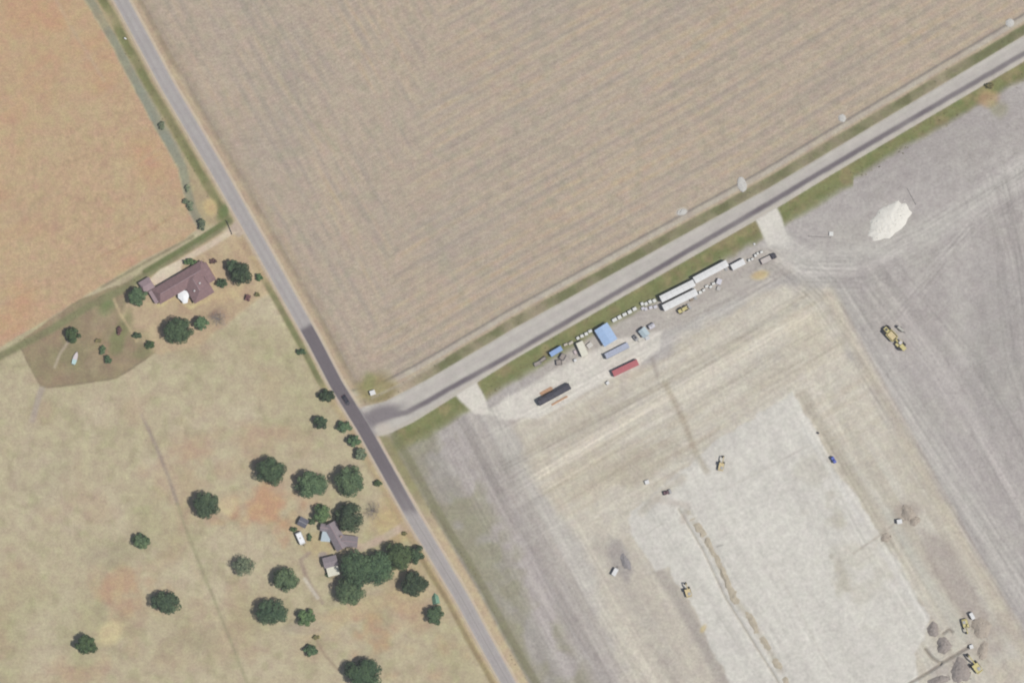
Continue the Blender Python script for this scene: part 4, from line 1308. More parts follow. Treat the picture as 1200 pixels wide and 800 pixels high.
# patio canopy: white fabric on posts against the lawn side
pc = thing('patio_canopy', 'bright white patio canopy on the lawn side of the ranch house', 'canopy', 215.5, 347.5, 10)
pts = [(-2.0, 1.9), (-.6, 2.9), (1.0, 2.5), (2.3, 1.8), (2.4, -.3), (1.7, -1.6), (1.3, -2.9), (-.5, -3.0), (-1.1, -1.6), (-2.3, -.2)]
n = len(pts)
MB().poly([(x, y, 2.5) for x, y in pts] + [(0, 0, 3.0)], [(k, (k + 1) % n, n) for k in range(n)] + [tuple(range(n - 1, -1, -1))]).build('canopy_sheet', AWN, pc)
for x, y in ((-1.7, 1.6), (1.9, 1.5), (1.1, -2.4), (-.6, -2.5)):
    MB().tube((x, y, -.1), (x, y, 2.5), .05).build('post', TRIMW, pc)

ga = thing('garage', 'small garage with faded pinkish plum roof at the end of the ranch house', 'garage', 172.5, 334, 30.5)
MB().box(-2.3, 2.3, -2.2, 2.2, -.3, 2.4).build('wall', BRICK, ga)
MB().roof(-2.6, 2.6, -2.6, 2.6, 2.35, 1.2, 0.9, .9).build('roof', PROOF, ga)
MB().box(-1.4, 1.4, 2.2, 2.27, 0, 2.1).build('garage_door', TRIMW, ga)
po = thing('porch', 'faded plum porch roof against the garage end of the ranch house', 'porch', 183, 346, 30.5)
MB().poly([(-1.9, -3.2, 2.35), (1.9, -3.2, 2.6), (1.9, 2.8, 2.6), (-1.9, 2.8, 2.35), (-1.9, -3.2, 2.5), (1.9, -3.2, 2.75), (1.9, 2.8, 2.75), (-1.9, 2.8, 2.5)],
          [(3, 2, 1, 0), (4, 5, 6, 7), (0, 1, 5, 4), (1, 2, 6, 5), (2, 3, 7, 6), (3, 0, 4, 7)]).build('porch_roof', PROOF, po)
for x, y in ((-1.7, -3), (-1.7, -.2), (-1.7, 2.6)):
    MB().box(x - .07, x + .07, y - .07, y + .07, -.1, 2.37).build('post', TRIMW, po)

# farmhouse
fh = thing('farmhouse', 'grey shingled farmhouse under the oaks with two crossing gables', 'house', 396, 629, 0)
def gwing(parent, cx, cy, ang, L, W, h, rise, m):
    a = radians(ang)
    wl = MB().box(-L / 2 + .35, L / 2 - .35, -W / 2 + .35, W / 2 - .35, -.3, h)
    wl.poly([(-L / 2 + .35, -W / 2 + .35, h), (-L / 2 + .35, W / 2 - .35, h), (-L / 2 + .35, 0, h + rise * .88), (L / 2 - .35, -W / 2 + .35, h), (L / 2 - .35, W / 2 - .35, h), (L / 2 - .35, 0, h + rise * .88)],
            [(0, 2, 1), (3, 4, 5)])
    rf = MB().roof(-L / 2, L / 2, -W / 2, W / 2, h - .05, rise)
    rd = MB().beam((-L / 2, 0, h + rise + .14), (L / 2, 0, h + rise + .14), .3, .08)
    out = []
    for b in (wl, rf, rd):
        b.v = [(cx + x * cos(a) - y * sin(a), cy + x * sin(a) + y * cos(a), z) for x, y, z in b.v]
    w1 = wl.build('wall', SIDING, parent); r1 = rf.build('roof', m, parent); rd.build('ridge_cap', PROOF, r1)


gwing(fh, -.6, .6, -62, 12.0, 5.6, 2.7, 1.7, GROOF)
gwing(fh, 5.0, -1.6, -6, 7.0, 4.8, 2.6, 1.5, GROOF)
MB().poly([(-7.2, -1.6, 2.3), (-3.2, -1.9, 2.55), (-2.9, 2.2, 2.55), (-6.4, 2.6, 2.3), (-7.2, -1.6, 2.45), (-3.2, -1.9, 2.7), (-2.9, 2.2, 2.7), (-6.4, 2.6, 2.45)],
          [(3, 2, 1, 0), (4, 5, 6, 7), (0, 1, 5, 4), (1, 2, 6, 5), (2, 3, 7, 6), (3, 0, 4, 7)]).build('porch_roof', LROOF, fh)
for x, y in ((-7.0, -1.4), (-6.2, 2.4)):
    MB().box(x - .07, x + .07, y - .07, y + .07, -.2, 2.32).build('post', TRIMW, fh)
gwing(fh, -5.0, 4.0, -10, 4.6, 3.2, 2.5, 1.1, GROOF)
MB().box(1.2, 1.8, .2, .8, 2.5, 4.9).build('chimney', BRICK, fh)

sh = thing('tool_shed', 'small dark slate roofed shed behind the farmhouse', 'shed', 355.5, 611.5, -28)
MB().box(-1.7, 1.7, -1.6, 1.6, -.2, 2.1).build('wall', WOOD, sh)
r1 = MB().roof(-1.95, 1.95, -1.9, 1.9, 2.05, .8).build('roof', DROOF, sh)
MB().box(-.5, .5, -1.66, -1.6, 0, 1.85).build('door', SIDING, sh)
MB().beam((-1.95, 0, 3.06), (1.95, 0, 3.06), .2, .08).build('ridge_cap', GREYM, r1)

bn = thing('barn', 'grey roofed outbuilding with its sunlit slope painted as a beige lean-to beside the farmhouse grove', 'outbuilding', 389, 663, 14)
MB().box(-2.7, 2.7, .2, 4.0, -.3, 2.9).build('wall', WOOD, bn)
MB().roof(-3.0, 3.0, -.1, 4.4, 2.85, 1.1).build('roof', GROOF, bn)
MB().box(-2.1, 2.3, -3.6, .1, -.3, 2.0).build('sunlit_slope_wall', SIDING, bn)
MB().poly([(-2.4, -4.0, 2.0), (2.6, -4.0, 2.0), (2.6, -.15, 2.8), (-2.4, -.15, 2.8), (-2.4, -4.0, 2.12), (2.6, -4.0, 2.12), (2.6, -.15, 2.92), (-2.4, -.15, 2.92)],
          [(3, 2, 1, 0), (4, 5, 6, 7), (0, 1, 5, 4), (1, 2, 6, 5), (2, 3, 7, 6), (3, 0, 4, 7)]).build('sunlit_slope_roof', CREAM, bn)  # pale colour stands for sunlight on the roof's lower slope
MB().box(-.8, .8, 4.0, 4.06, 0, 2.2).build('door', WOOD, bn)

# ------------------------------------------------------------------ wheels and vehicles
def wheel(parent, x, y, r, w_, m=None, rim=True):
    o = MB().tube((x, y - w_ / 2, r), (x, y + w_ / 2, r), r, r, 14).build('wheel', m or RUBBER, parent)
    if rim:
        s = 1 if y > 0 else -1
        MB().tube((x, y + s * w_ * .35, r), (x, y + s * (w_ / 2 + .015), r), r * .55, r * .5, 10).build('rim', GREYM, o)
    return o


def car(label, px, py, deg, m, name='car', cat='car'):
    t = thing(name, label, cat, px, py, deg, dz=.17)
    L, W = 4.7, 1.82
    low = [(-2.35, .3), (2.3, .3), (2.38, .55), (2.25, .80), (1.15, .95), (-1.75, .98), (-2.3, .9)]
    MB().prof(low, -W / 2, W / 2).build('body', m, t, bevel=.08)
    gl = MB().box(-1.75, 1.2, -W / 2 + .06, W / 2 - .06, .96, 1.42, .55, .16)
    c_ = gl.build('cabin_glass', GLASS, t)
    MB().box(-1.2, .62, -W / 2 + .24, W / 2 - .24, 1.415, 1.47, .08, .05).build('roof', m, c_)
    for x in (-1.45, 1.45):
        for y in (-.82, .82):
            wheel(t, x, y, .33, .22)
    for y in (-.65, .65):
        MB().box(2.27, 2.36, y - .18, y + .18, .6, .74).build('headlight', TRIMW, t)
        MB().box(-2.37, -2.29, y - .18, y + .18, .68, .82).build('tail_light', RED, t)
    return t


def pickup(label, px, py, deg, m, group=None, s=1.0):
    t = thing('pickup_truck', label, 'truck', px, py, deg, group)
    W = 1.95
    MB().prof([(-2.8, .45), (2.75, .45), (2.8, .75), (2.65, 1.02), (1.2, 1.1), (-.9, 1.1), (-.9, .62), (-2.8, .62)], -W / 2, W / 2).build('body', m, t, bevel=.06)
    bd = MB()
    bd.box(-2.8, -.95, -W / 2, -W / 2 + .08, .62, 1.12); bd.box(-2.8, -.95, W / 2 - .08, W / 2, .62, 1.12); bd.box(-2.8, -2.72, -W / 2 + .08, W / 2 - .08, .62, 1.12)
    bd.build('bed', m, t)
    g = MB().box(-.9, 1.35, -W / 2 + .05, W / 2 - .05, 1.1, 1.75, .22, .10).build('cab_glass', GLASS, t)
    MB().box(-.72, .95, -W / 2 + .12, W / 2 - .12, 1.74, 1.80, .04, .04).build('roof', m, g)
    for x in (-1.75, 1.8):
        for y in (-.85, .85):
            wheel(t, x, y, .40, .25)
    for y in (-.7, .7):
        MB().box(2.68, 2.79, y - .18, y + .18, .76, .92).build('headlight', TRIMW, t)
    t.scale = (s, s, s)
    return t


def cargo_box(label, px, py, deg, L, W, H, m, name='shipping_container', cat='container', roofm=None, ribs=True, z0=.12):
    t = thing(name, label, cat, px, py, deg)
    MB().box(-L / 2, L / 2, -W / 2, W / 2, z0, H).build('body', m, t, bevel=.03)
    if ribs:
        rb = MB(); k = -L / 2 + .25
        while k < L / 2 - .2:
            for s in (-1, 1):
                rb.box(k, k + .12, s * W / 2 - (.0 if s > 0 else .04), s * W / 2 + (.04 if s > 0 else .0), z0 + .15, H - .15)
            k += .3
        rb.build('side_ribs', m, t)['kind'] = 'stuff'
    n = max(2, int(L / 2.4))
    for k in range(n):
        a = -L / 2 + .06 + k * (L - .12) / n
        MB().box(a + .015, a + (L - .12) / n - .015, -W / 2 + .06, W / 2 - .06, H - .01, H + .05).build('roof_panel', roofm or m, t)
    for s in (-1, 1):
        d = MB().box(-L / 2 - .05, -L / 2, s * W / 4 - W / 4 + .04, s * W / 4 + W / 4 - .04, z0 + .12, H - .1).build('door', m, t)
        MB().beam((-L / 2 - .08, s * .15, z0 + .2), (-L / 2 - .08, s * .15, H - .2), .05).build('lock_bar', GREYM, d)
    for sx in (-1, 1):
        for sy in (-1, 1):
            x, y = sx * (L / 2 - .08), sy * (W / 2 - .08)
            MB().box(x - .11, x + .11, y - .11, y + .11, -.05, H + .03).build('corner_post', m, t)
    return t


def office(label, px, py, deg, L=15.6, W=2.75, H=3.5):
    t = thing('site_trailer', label, 'trailer', px, py, deg, 'white site trailers in the compound')
    MB().box(-L / 2, L / 2, -W / 2, W / 2, .75, H).build('body', WHITE, t)
    MB().box(-L / 2 + .1, L / 2 - .1, -W / 2 + .1, W / 2 - .1, .05, .74).build('skirting', GREYM, t)
    n = 6
    for k in range(n):
        a = -L / 2 - .1 + k * (L + .2) / n
        MB().poly([(a + .02, -W / 2 - .08, H), (a + (L + .2) / n - .02, -W / 2 - .08, H), (a + (L + .2) / n - .02, W / 2 + .08, H), (a + .02, W / 2 + .08, H),
                   (a + .02, -W / 2 - .08, H + .06), (a + (L + .2) / n - .02, -W / 2 - .08, H + .06), (a + (L + .2) / n - .02, 0, H + .18), (a + .02, 0, H + .18),
                   (a + (L + .2) / n - .02, W / 2 + .08, H + .06), (a + .02, W / 2 + .08, H + .06)],
                  [(3, 2, 1, 0), (4, 5, 6, 7), (7, 6, 8, 9), (0, 1, 5, 4), (2, 3, 9, 8), (1, 2, 8, 6, 5), (3, 0, 4, 7, 9)]).build('roof_panel', WHITE, t)
    for k in range(5):
        window(t, -L / 2 + 2 + k * 2.9, -W / 2, 1.6, 1.1, .9, 'x', -1)
    door(t, L / 2 - 1.4, -W / 2, .95, 2.9, 'x', -1, GREYM)
    MB().box(L / 2 - 2.0, L / 2 - .8, -W / 2 - 1.1, -W / 2 - .05, .6, .7).build('step', GREYM, t)
    MB().box(L / 2 - 2.0, L / 2 - .8, -W / 2 - 1.5, -W / 2 - 1.12, .3, .38).build('step', GREYM, t)
    MB().beam((-L / 2, .5, .6), (-L / 2 - 1.1, 0, .6), .12).beam((-L / 2, -.5, .6), (-L / 2 - 1.1, -.02, .6), .12).build('hitch', DARK, t)
    MB().box(-L / 2 - .45, -L / 2 - .02, -.6, .6, 1.6, 2.4).build('air_conditioner', GREYM, t)
    for x in (-.8, .4):
        for y in (-W / 2 + .05, W / 2 - .05):
            wheel(t, x, y, .38, .22)
    return t


def pallet(px, py, deg, label, group, m=None, sx=1.0, sy=1.0, h=1.2):
    t = thing('wrapped_pallet', label, 'pallet', px, py, deg, group)
    b = MB()
    for k in range(4):
        b.box(-1.1 * sx, 1.1 * sx, -.6 * sy + k * .33 * sy, -.4 * sy + k * .33 * sy, .1, .15)
    for k in (-1, 0, 1):
        b.box(k * sx - .06, k * sx + .06, -.6 * sy, .6 * sy, -.05, .098)
    b.build('pallet_base', WOOD, t)
    MB().box(-1.05 * sx, 1.05 * sx, -.62 * sy, .62 * sy, .152, h, .05).build('wrapped_load', m or WHITE2, t, bevel=.06)
    return t


car('dark car driving on the new black asphalt near the junction', 405.5, 468.5, -58, CARP)

# the row of white trailers
office('long white site trailer nearest the wrapped pallets, in the outer row', 793.5, 341, 26.5)
office('long white site trailer of the outer row, end to end with another', 832.5, 318.5, 28)
office('long white site trailer of the inner row, beside the yellow loader', 796.5, 351.5, 26.5)
cargo_box('short white container beyond the long white site trailers', 864.5, 310, 28, 6.0, 2.6, 2.7, WHITE)
cargo_box('cream white container standing across the compound', 682, 408.5, -66, 6.2, 3.0, 2.7, CREAM)
cargo_box('small bright blue container on the grass edge of the compound', 651.5, 411.5, 31, 5.6, 2.1, 2.4, BLUE2)
cargo_box('faded red long container on the pale gravel yard', 732.7, 431, 25.5, 11.6, 2.6, 2.7, RED)

# blue-grey flatbed trailer
t = thing('flatbed_trailer', 'blue grey flatbed trailer parked between the blue shelter and red container', 'trailer', 722.8, 410.8, 27)
MB().box(-5.5, 5.5, -1.25, 1.25, 1.05, 1.3).build('deck', SLATE, t)
for k in range(6):
    MB().box(-5.45 + k * 1.82, -5.45 + k * 1.82 + 1.76, -1.2, 1.2, 1.302, 1.36).build('deck_panel', SLATE, t)
MB().box(-5.55, -5.35, -1.25, 1.25, 1.3, 2.6).build('headboard', DARK, t)
for y in (-1.286, 1.286):
    MB().box(-5.3, 5.0, y - .034, y + .034, .9, 1.4).build('side_rail', DARK, t)
for x in (2.6, 3.8):
    for y in (-1.0, 1.0):
        wheel(t, x, y, .5, .3)
for y in (-.7, .7):
    MB().box(-4.3, -4.1, y - .1, y + .1, 0, 1.05).build('landing_leg', DARK, t)

# black lorry trailer with timber beside it
t = thing('tarped_trailer', 'long trailer under a black tarp on the pale gravel yard', 'trailer', 649, 462, 28.5)
MB().box(-7.7, 7.7, -1.3, 1.3, .95, 1.2).build('deck', DARK, t)
bb = MB(); ns = 12; Lh = 7.5
vs = []; rg = np.random.default_rng(3)
for i in range(ns + 1):
    x = -Lh + 2 * Lh * i / ns
    for y, z in ((-1.45, 1.15), (-1.42, 2.5), (-.7, 2.85), (0, 2.95), (.7, 2.85), (1.42, 2.5), (1.45, 1.15)):
        vs.append((x, y, z + (rg.uniform(-.16, .10) if z > 2 else 0)))
fs = [(i * 7 + j, i * 7 + j + 1, (i + 1) * 7 + j + 1, (i + 1) * 7 + j) for i in range(ns) for j in range(6)]
fs = [tuple(reversed(f)) for f in fs] + [tuple(range(7)), tuple(reversed(range(ns * 7, ns * 7 + 7)))]
bb.poly(vs, fs).build('tarp', BLACKT, t)
for k in range(5):
    x = -6 + k * 3
    MB().beam((x, -1.5, 1.2), (x, 1.5, 3.02), .06, .02).build('strap', GREYM, t) if False else MB().box(x - .06, x + .06, -1.5, 1.5, 2.98, 3.01).build('strap', DARK, t)
for x in (4.4, 5.7, -5.2):
    for y in (-1.05, 1.05):
        wheel(t, x, y, .5, .3)
for (px, py, L, lab_, n, mm) in ((640.5, 458.5, 6.0, 'rusty orange timber stack on the roadward side of the tarped trailer', 5, PLANK), (656, 469, 8.0, 'thin row of orange planks lying along the tarped trailer', 2, PLANK)):
    t = thing('timber_stack', lab_, 'timber', px, py, 29)
    for k in range(n):
        MB().box(-L / 2 + .15 * (k % 3), L / 2 - .2 * ((k + 1) % 3), -n * .2 + k * .4, -n * .2 + k * .4 + .34, -.03, .22 + .1 * (k % 2)).build('plank', mm, t)

# blue roofed shelter
t = thing('equipment_shelter', 'open shelter with a light blue sheet roof beside the verge', 'shelter', 709.8, 392.0, -58)
for k in range(4):
    x = -4.1 + k * 2.05
    MB().poly([(x + .015, -3.2, 2.9), (x + 2.035, -3.2, 2.9), (x + 2.035, 3.2, 2.9), (x + .015, 3.2, 2.9), (x + .015, -3.2, 2.98), (x + 2.035, -3.2, 2.98), (x + 2.035, 0, 3.22), (x + .015, 0, 3.22), (x + 2.035, 3.2, 2.98), (x + .015, 3.2, 2.98)],
              [(3, 2, 1, 0), (4, 5, 6, 7), (7, 6, 8, 9), (0, 1, 5, 4), (2, 3, 9, 8), (1, 2, 8, 6, 5), (3, 0, 4, 7, 9)]).build('roof_panel', BLUE, t)
for x in (-3.9, 0, 3.9):
    for y in (-3.0, 3.0):
        MB().box(x - .08, x + .08, y - .08, y + .08, -.1, 2.9).build('post', GREYM, t)
for y in (-3, 3):
    MB().box(-4.0, 4.0, y - .05, y + .05, 2.7, 2.88).build('beam', GREYM, t)

# dumpsters / bins
def bin_(label, px, py, deg, L, W, H, m):
    t = thing('waste_skip', label, 'skip', px, py, deg)
    b = MB()
    b.box(-L / 2, L / 2, -W / 2, W / 2, .1, .2); b.box(-L / 2, L / 2, -W / 2, -W / 2 + .08, .2, H); b.box(-L / 2, L / 2, W / 2 - .08, W / 2, .2, H)
    b.box(-L / 2, -L / 2 + .08, -W / 2 + .08, W / 2 - .08, .2, H); b.box(L / 2 - .08, L / 2, -W / 2 + .08, W / 2 - .08, .2, H)
    b.build('body', m, t)
    MB().box(-L / 2 + .1, L / 2 - .1, -W / 2 + .1, W / 2 - .1, .2, H * .7).build('rubbish', EARTH, t)
    for s in (-1, 1):
        r_b = MB()
        for k in range(4):
            x = -L / 2 + L * (k + .5) / 4
            r_b.box(x - .05, x + .05, s * W / 2 - (0 if s > 0 else .05), s * W / 2 + (.05 if s > 0 else 0), .15, H)
        r_b.build('side_ribs', m, t)['kind'] = 'stuff'
    for s in (-1, 1):
        MB().box(s * (L / 2 - .35) - .15, s * (L / 2 - .35) + .15, -W / 2, W / 2, -.05, .098).build('skid', DARK, t)
    return t


bin_('navy skip touching the compound grass, beside the blue container', 659.5, 418, 60, 2.6, 2.2, 1.7, NAVY)
bin_('navy grey skip set diagonally below the other navy skip', 655, 424.5, 10, 2.4, 2.2, 1.4, DARK)
bin_('low dark skip in the grass at the end of the compound', 630, 426, 25, 3.0, 1.6, 1.1, GREYM)
bin_('low dark skip beside the grass, up against the olive verge', 636.5, 421, 35, 2.8, 1.4, 1.0, DARK)

ORD = ('first', 'second', 'third', 'fourth', 'fifth')


def prow(a, b, n, label, group, m=None, sx=1.0, sy=1.0, jit=.5, seed=1, h=1.2):
    rg = np.random.default_rng(seed)
    for k in range(n):
        f = (k + .5) / n
        pallet(a[0] + (b[0] - a[0]) * f + rg.normal() * jit * .5, a[1] + (b[1] - a[1]) * f + rg.normal() * jit, 27 + rg.normal() * 6, label % ORD[k], group, m, sx * rg.uniform(.85, 1.1), sy * rg.uniform(.9, 1.15), h * rg.uniform(.8, 1.2))


prow((717, 376), (747, 361), 5, '%s white pallet from the blue shelter in the straight verge row', 'straight row of white pallets by the verge', None, .95, 1.2, .3, 1)
prow((750, 357), (769, 352.5), 4, '%s white pallet after the straight row, on the grass side', 'cluster of pale pallets', None, .7, 1.1, .8, 2)
prow((750, 364), (770, 359), 4, '%s lavender grey pallet after the straight row, on the yard side', 'cluster of pale pallets', LAV, .7, 1.1, .8, 3, .9)
prow((675, 397.5), (694, 387), 4, '%s white pallet from the cream container in the row reaching the blue shelter', 'short row of white pallets', None, .75, .95, .4, 4)
prow((660, 405), (672, 401), 2, '%s dusty tan pallet from the blue container at the verge', 'dusty pallets behind the cream container', mat('tan_wrap', tuple(C(196, 188, 172)), .7), .9, .9, .3, 5)
prow((818, 342), (838, 331), 5, '%s white pallet from the inner site trailer in the ragged row', 'ragged row of pallets', None, .7, .9, 1.0, 6)
prow((876, 306), (894, 294.5), 5, '%s white pallet from the short white container in the loose row', 'loose row of pallets', None, .55, .8, .8, 7)
pallet(842.5, 330, 70, 'large pale wrapped pallet at the end of the ragged row', None, LAV, 1.2, 1.7, 1.8)
pallet(842, 338, 70, 'grey low pallet below the large pale wrapped pallet', None, GREYM if False else mat('grey_wrap', tuple(C(190, 186, 180)), .7), .9, 1.3, .7)
pallet(810, 351, 20, 'brown timber pallet at the end of the inner site trailer', None, WOOD, .7, 1.0, .8)
pallet(674, 412.5, -60, 'pinkish wrapped pallet beside the cream container', None, mat('pink_wrap', tuple(C(205, 190, 190)), .7), .8, 1.0, .9)
pallet(674, 422, 20, 'small white wrapped pallet on the gravel below the cream container', None, WHITE, .6, 1.0, 1.2)
pallet(691, 404.5, -50, 'pale round topped pallet between the cream container and blue shelter', None, mat('stone_wrap', tuple(C(206, 202, 194)), .7), 1.0, 2.0, 1.0)
pallet(712, 448.5, 40, 'white wrapped pallet standing alone near the red container', None, WHITE, .7, 1.1, 1.1)
pallet(758, 564.5, 20, 'lone white wrapped pallet on the tan fill beside the pad corner', None, WHITE, .9, 1.4, 1.1)
pallet(1138, 757, 20, 'white wrapped pallet at the end of the service trench', None, WHITE, .8, 1.4, 1.2)
pallet(884, 286, 10, 'single white pallet close to the gravel entrance grass', None, WHITE, .4, .7, .6)

t = thing('storage_hut', 'small pale blue grey storage hut beside the towed generator', 'hut', 754.5, 389.5, -52)
MB().box(-1.7, 1.7, -1.5, 1.5, -.1, 2.2).build('wall', SLATE, t)
MB().roof(-1.9, 1.9, -1.7, 1.7, 2.18, .5).build('roof', PALEB, t)
MB().box(-.45, .45, -1.56, -1.5, .05, 2.0).build('door', GREYM, t)
t = thing('water_tank', 'pale grey water tank behind the small storage hut', 'tank', 763.5, 382, 30)
MB().tube((-1.3, 0, 1.25), (1.3, 0, 1.25), 1.05, 1.05, 16).build('tank', LAV, t)
for x in (-.9, .9):
    MB().box(x - .1, x + .1, -.9, .9, -.05, .6).build('cradle', GREYM, t)
MB().tube((0, 0, 2.2), (0, 0, 2.45), .3, .3, 10).build('hatch', GREYM, t)
pallet(758.5, 396, 20, 'pale low pallet between the storage hut and the gravel yard', None, SILV, .9, 1.3, .6)
def cart(label, px, py, deg, L=3.0, W=1.9, H=2.1):
    t = thing('cargo_trailer', label, 'trailer', px, py, deg)
    MB().box(-L / 2, L / 2, -W / 2, W / 2, .45, H).build('body', WHITE, t, bevel=.08)
    MB().box(-L / 2 + .05, L / 2 - .05, -W / 2 + .05, W / 2 - .05, H, H + .06, .05).build('roof_panel', WHITE, t)
    MB().box(-L / 2 - .04, -L / 2, -W / 2 + .1, W / 2 - .1, .5, H - .1).build('rear_door', GREYM, t)
    MB().beam((L / 2, .4, .45), (L / 2 + 1.0, 0, .42), .09).beam((L / 2, -.4, .45), (L / 2 + 1.0, -.02, .42), .09).build('hitch', DARK, t)
    for y in (-W / 2 - .06, W / 2 + .06):
        wheel(t, -.2, y, .33, .2)
    return t


cart('white cargo trailer beside the grey rubble ridge on the fill', 720.5, 669.5, 62, 3.3)
cart('white cargo trailer beside the brown dirt heap and yellow excavator', 1138.5, 721, -62, 3.0, 1.6)
cart('white cargo trailer between dark dirt heaps on the east fill', 1053.5, 610.5, 10, 2.2, 1.9)
# small grey generator, maroon roller, blue toilet
t = thing('generator', 'dark grey towed generator beside the small storage hut', 'generator', 745, 396, -50)
MB().box(-1.2, 1.2, -.8, .8, .5, 1.8, .08).build('housing', GREYM, t, bevel=.05)
MB().box(-.9, .3, -.5, .5, 1.8, 1.86).build('grille', DARK, t)
MB().beam((1.2, 0, .55), (2.2, 0, .5), .12).build('tow_bar', DARK, t)
for y in (-.75, .75):
    wheel(t, -.1, y, .35, .2)
t = thing('road_roller', 'dark maroon roller at the corner of the pale pad', 'roller', 781.5, 576.5, 15)
MB().tube((1.2, -.9, .65), (1.2, .9, .65), .65, .65, 18).build('drum', GREYM, t)
MB().box(-1.6, .5, -.75, .75, .6, 1.5, .1).build('body', MAROON, t)
MB().box(-.3, .5, -.6, .6, 2.2, 2.28).box(-.25, -.2, -.55, -.5, 1.5, 2.2).box(.4, .45, -.55, -.5, 1.5, 2.2).box(-.25, -.2, .5, .55, 1.5, 2.2).box(.4, .45, .5, .55, 1.5, 2.2).build('canopy', MAROON, t)
MB().box(.5, 1.2, -1.0, -.92, .5, .8).box(.5, 1.2, .92, 1.0, .5, .8).build('frame', DARK, t)
for y in (-.65, .65):
    wheel(t, -1.1, y, .6, .4)
def toilet(label, px, py, deg):
    t = thing('portable_toilet', label, 'portable toilet', px, py, deg)
    MB().box(-.6, .6, -.6, .6, .08, 2.15).build('body', BLUEP, t)
    MB().box(-.66, .66, -.66, .66, 2.15, 2.3, .25).build('roof', BLUEP, t)
    MB().box(-.35, .35, -.64, -.6, .2, 2.0).build('door', SLATE, t)
    MB().box(-.65, .65, -.65, .65, -.05, .078).build('base', DARK, t)
    return t


toilet('blue portable toilet closest to the pad edge, one of a pair', 975.2, 536.6, -60)
toilet('blue portable toilet further from the pad, one of a pair', 977.5, 540.3, -60)
t = thing('trash_barrel', 'rusty brown barrel on the pad edge above the blue toilets', 'barrel', 958.5, 507, 0)
MB().tube((0, 0, -.03), (0, 0, .9), .45, .45, 12).build('drum', mat('rust', (.13, .06, .04), .9, var=.3), t)
MB().tube((0, 0, .9), (0, 0, .95), .48, .48, 12).build('rim', DARK, t)

# ------------------------------------------------------------------ machines
def excavator(label, px, py, deg, m, arm=1.0, slew=0, s=1.0):
    t = thing('excavator', label, 'excavator', px, py, deg, 'machines on the site')
    for y in (-1.15, 1.15):
        tr = MB().prof([(-1.7, .25), (-1.4, 0), (1.4, 0), (1.7, .25), (1.7, .6), (1.4, .85), (-1.4, .85), (-1.7, .6)], y - .3, y + .3).build('track', RUBBER, t)
        MB().box(-1.2, 1.2, y - .33, y + .33, .3, .55).build('track_frame', DARK, tr)
    MB().box(-.7, .7, -.85, .85, .4, 1.0).build('undercarriage', DARK, t)
    h = MB().box(-2.3, 1.0, -1.3, 1.3, 1.05, 1.95, .06).build('upper_body', m, t, bevel=.08)
    MB().box(-2.75, -2.3, -1.25, 1.25, 1.1, 1.9, .06).build('counterweight', m, t, bevel=.08)
    c_ = MB().box(-.3, 1.25, .35, 1.3, 1.95, 2.95, .08).build('cab', m, t)
    MB().box(.2, 1.27, .42, 1.34, 2.1, 2.75).build('window', GLASS, c_)
    MB().box(-1.9, -.6, -1.0, .2, 1.95, 2.15).build('engine_cover', GREYM, t)
    a = arm
    MB().beam((.6, -.25, 1.6), (2.2 * a + .6, -.25, 3.6), .42, .6).beam((2.2 * a + .6, -.25, 3.6), (4.4 * a + .4, -.25, 3.3), .4, .5).build('boom', m, t)
    MB().beam((4.4 * a + .4, -.25, 3.4), (4.9 * a + .2, -.25, .9), .3, .38).build('stick', m, t)
    MB().prof([(4.9 * a + .1, 1.0), (5.2 * a + .3, .5), (4.8 * a + .2, .0), (4.2 * a, .15), (4.4 * a + .1, .7)], -.75, .25).build('bucket', DARK, t)
    MB().tube((1.2, -.25, 1.4), (2.3 * a, -.25, 2.9), .09).build('hydraulic_ram', GREYM, t)
    t.scale = (s, s, s)
    return t


excavator('yellow excavator digging at the service trench beside the dark heap', 1143, 780, 128, YEL, 1.0, 0, 1.15)
excavator('yellow excavator between the brown dirt pile and the round heaps', 1131, 731.5, -75, YEL, .75, 0, .95)
excavator('dusty yellow excavator standing alone high on the pale pad', 845, 544.5, 80, OCH, .8, 0, .9)
excavator('dusty tan excavator at the straight brown edge of the pad', 805.5, 692, 108, OCH, .7, 0, .95)

# wheel loader by the trailers
t = thing('wheel_loader', 'yellow wheel loader beside the inner white site trailer', 'loader', 800.5, 362.5, 28)
MB().box(-2.4, -.1, -.85, .85, .7, 1.9, .1).build('engine_cover', YEL, t, bevel=.06)
MB().box(.1, 1.6, -.7, .7, .6, 1.3).build('front_frame', YEL, t)
c_ = MB().box(-.5, .7, -.65, .65, 1.9, 2.9, .08).build('cab', GLASS, t)
MB().box(-.5, .7, -.68, .68, 2.9, 2.98).build('cab_roof', YEL, c_)
for s in (-1, 1):
    MB().beam((.5, s * .5, 1.5), (2.5, s * .5, .7), .2, .3).build('lift_arm', YEL, t)
MB().prof([(2.4, .0), (3.4, .05), (3.3, .2), (2.7, .35), (2.6, 1.1), (2.4, 1.1)], -1.25, 1.25).build('bucket', GREYM, t)
for x in (-1.5, 1.1):
    for y in (-1.0, 1.0):
        wheel(t, x, y, .65, .45)

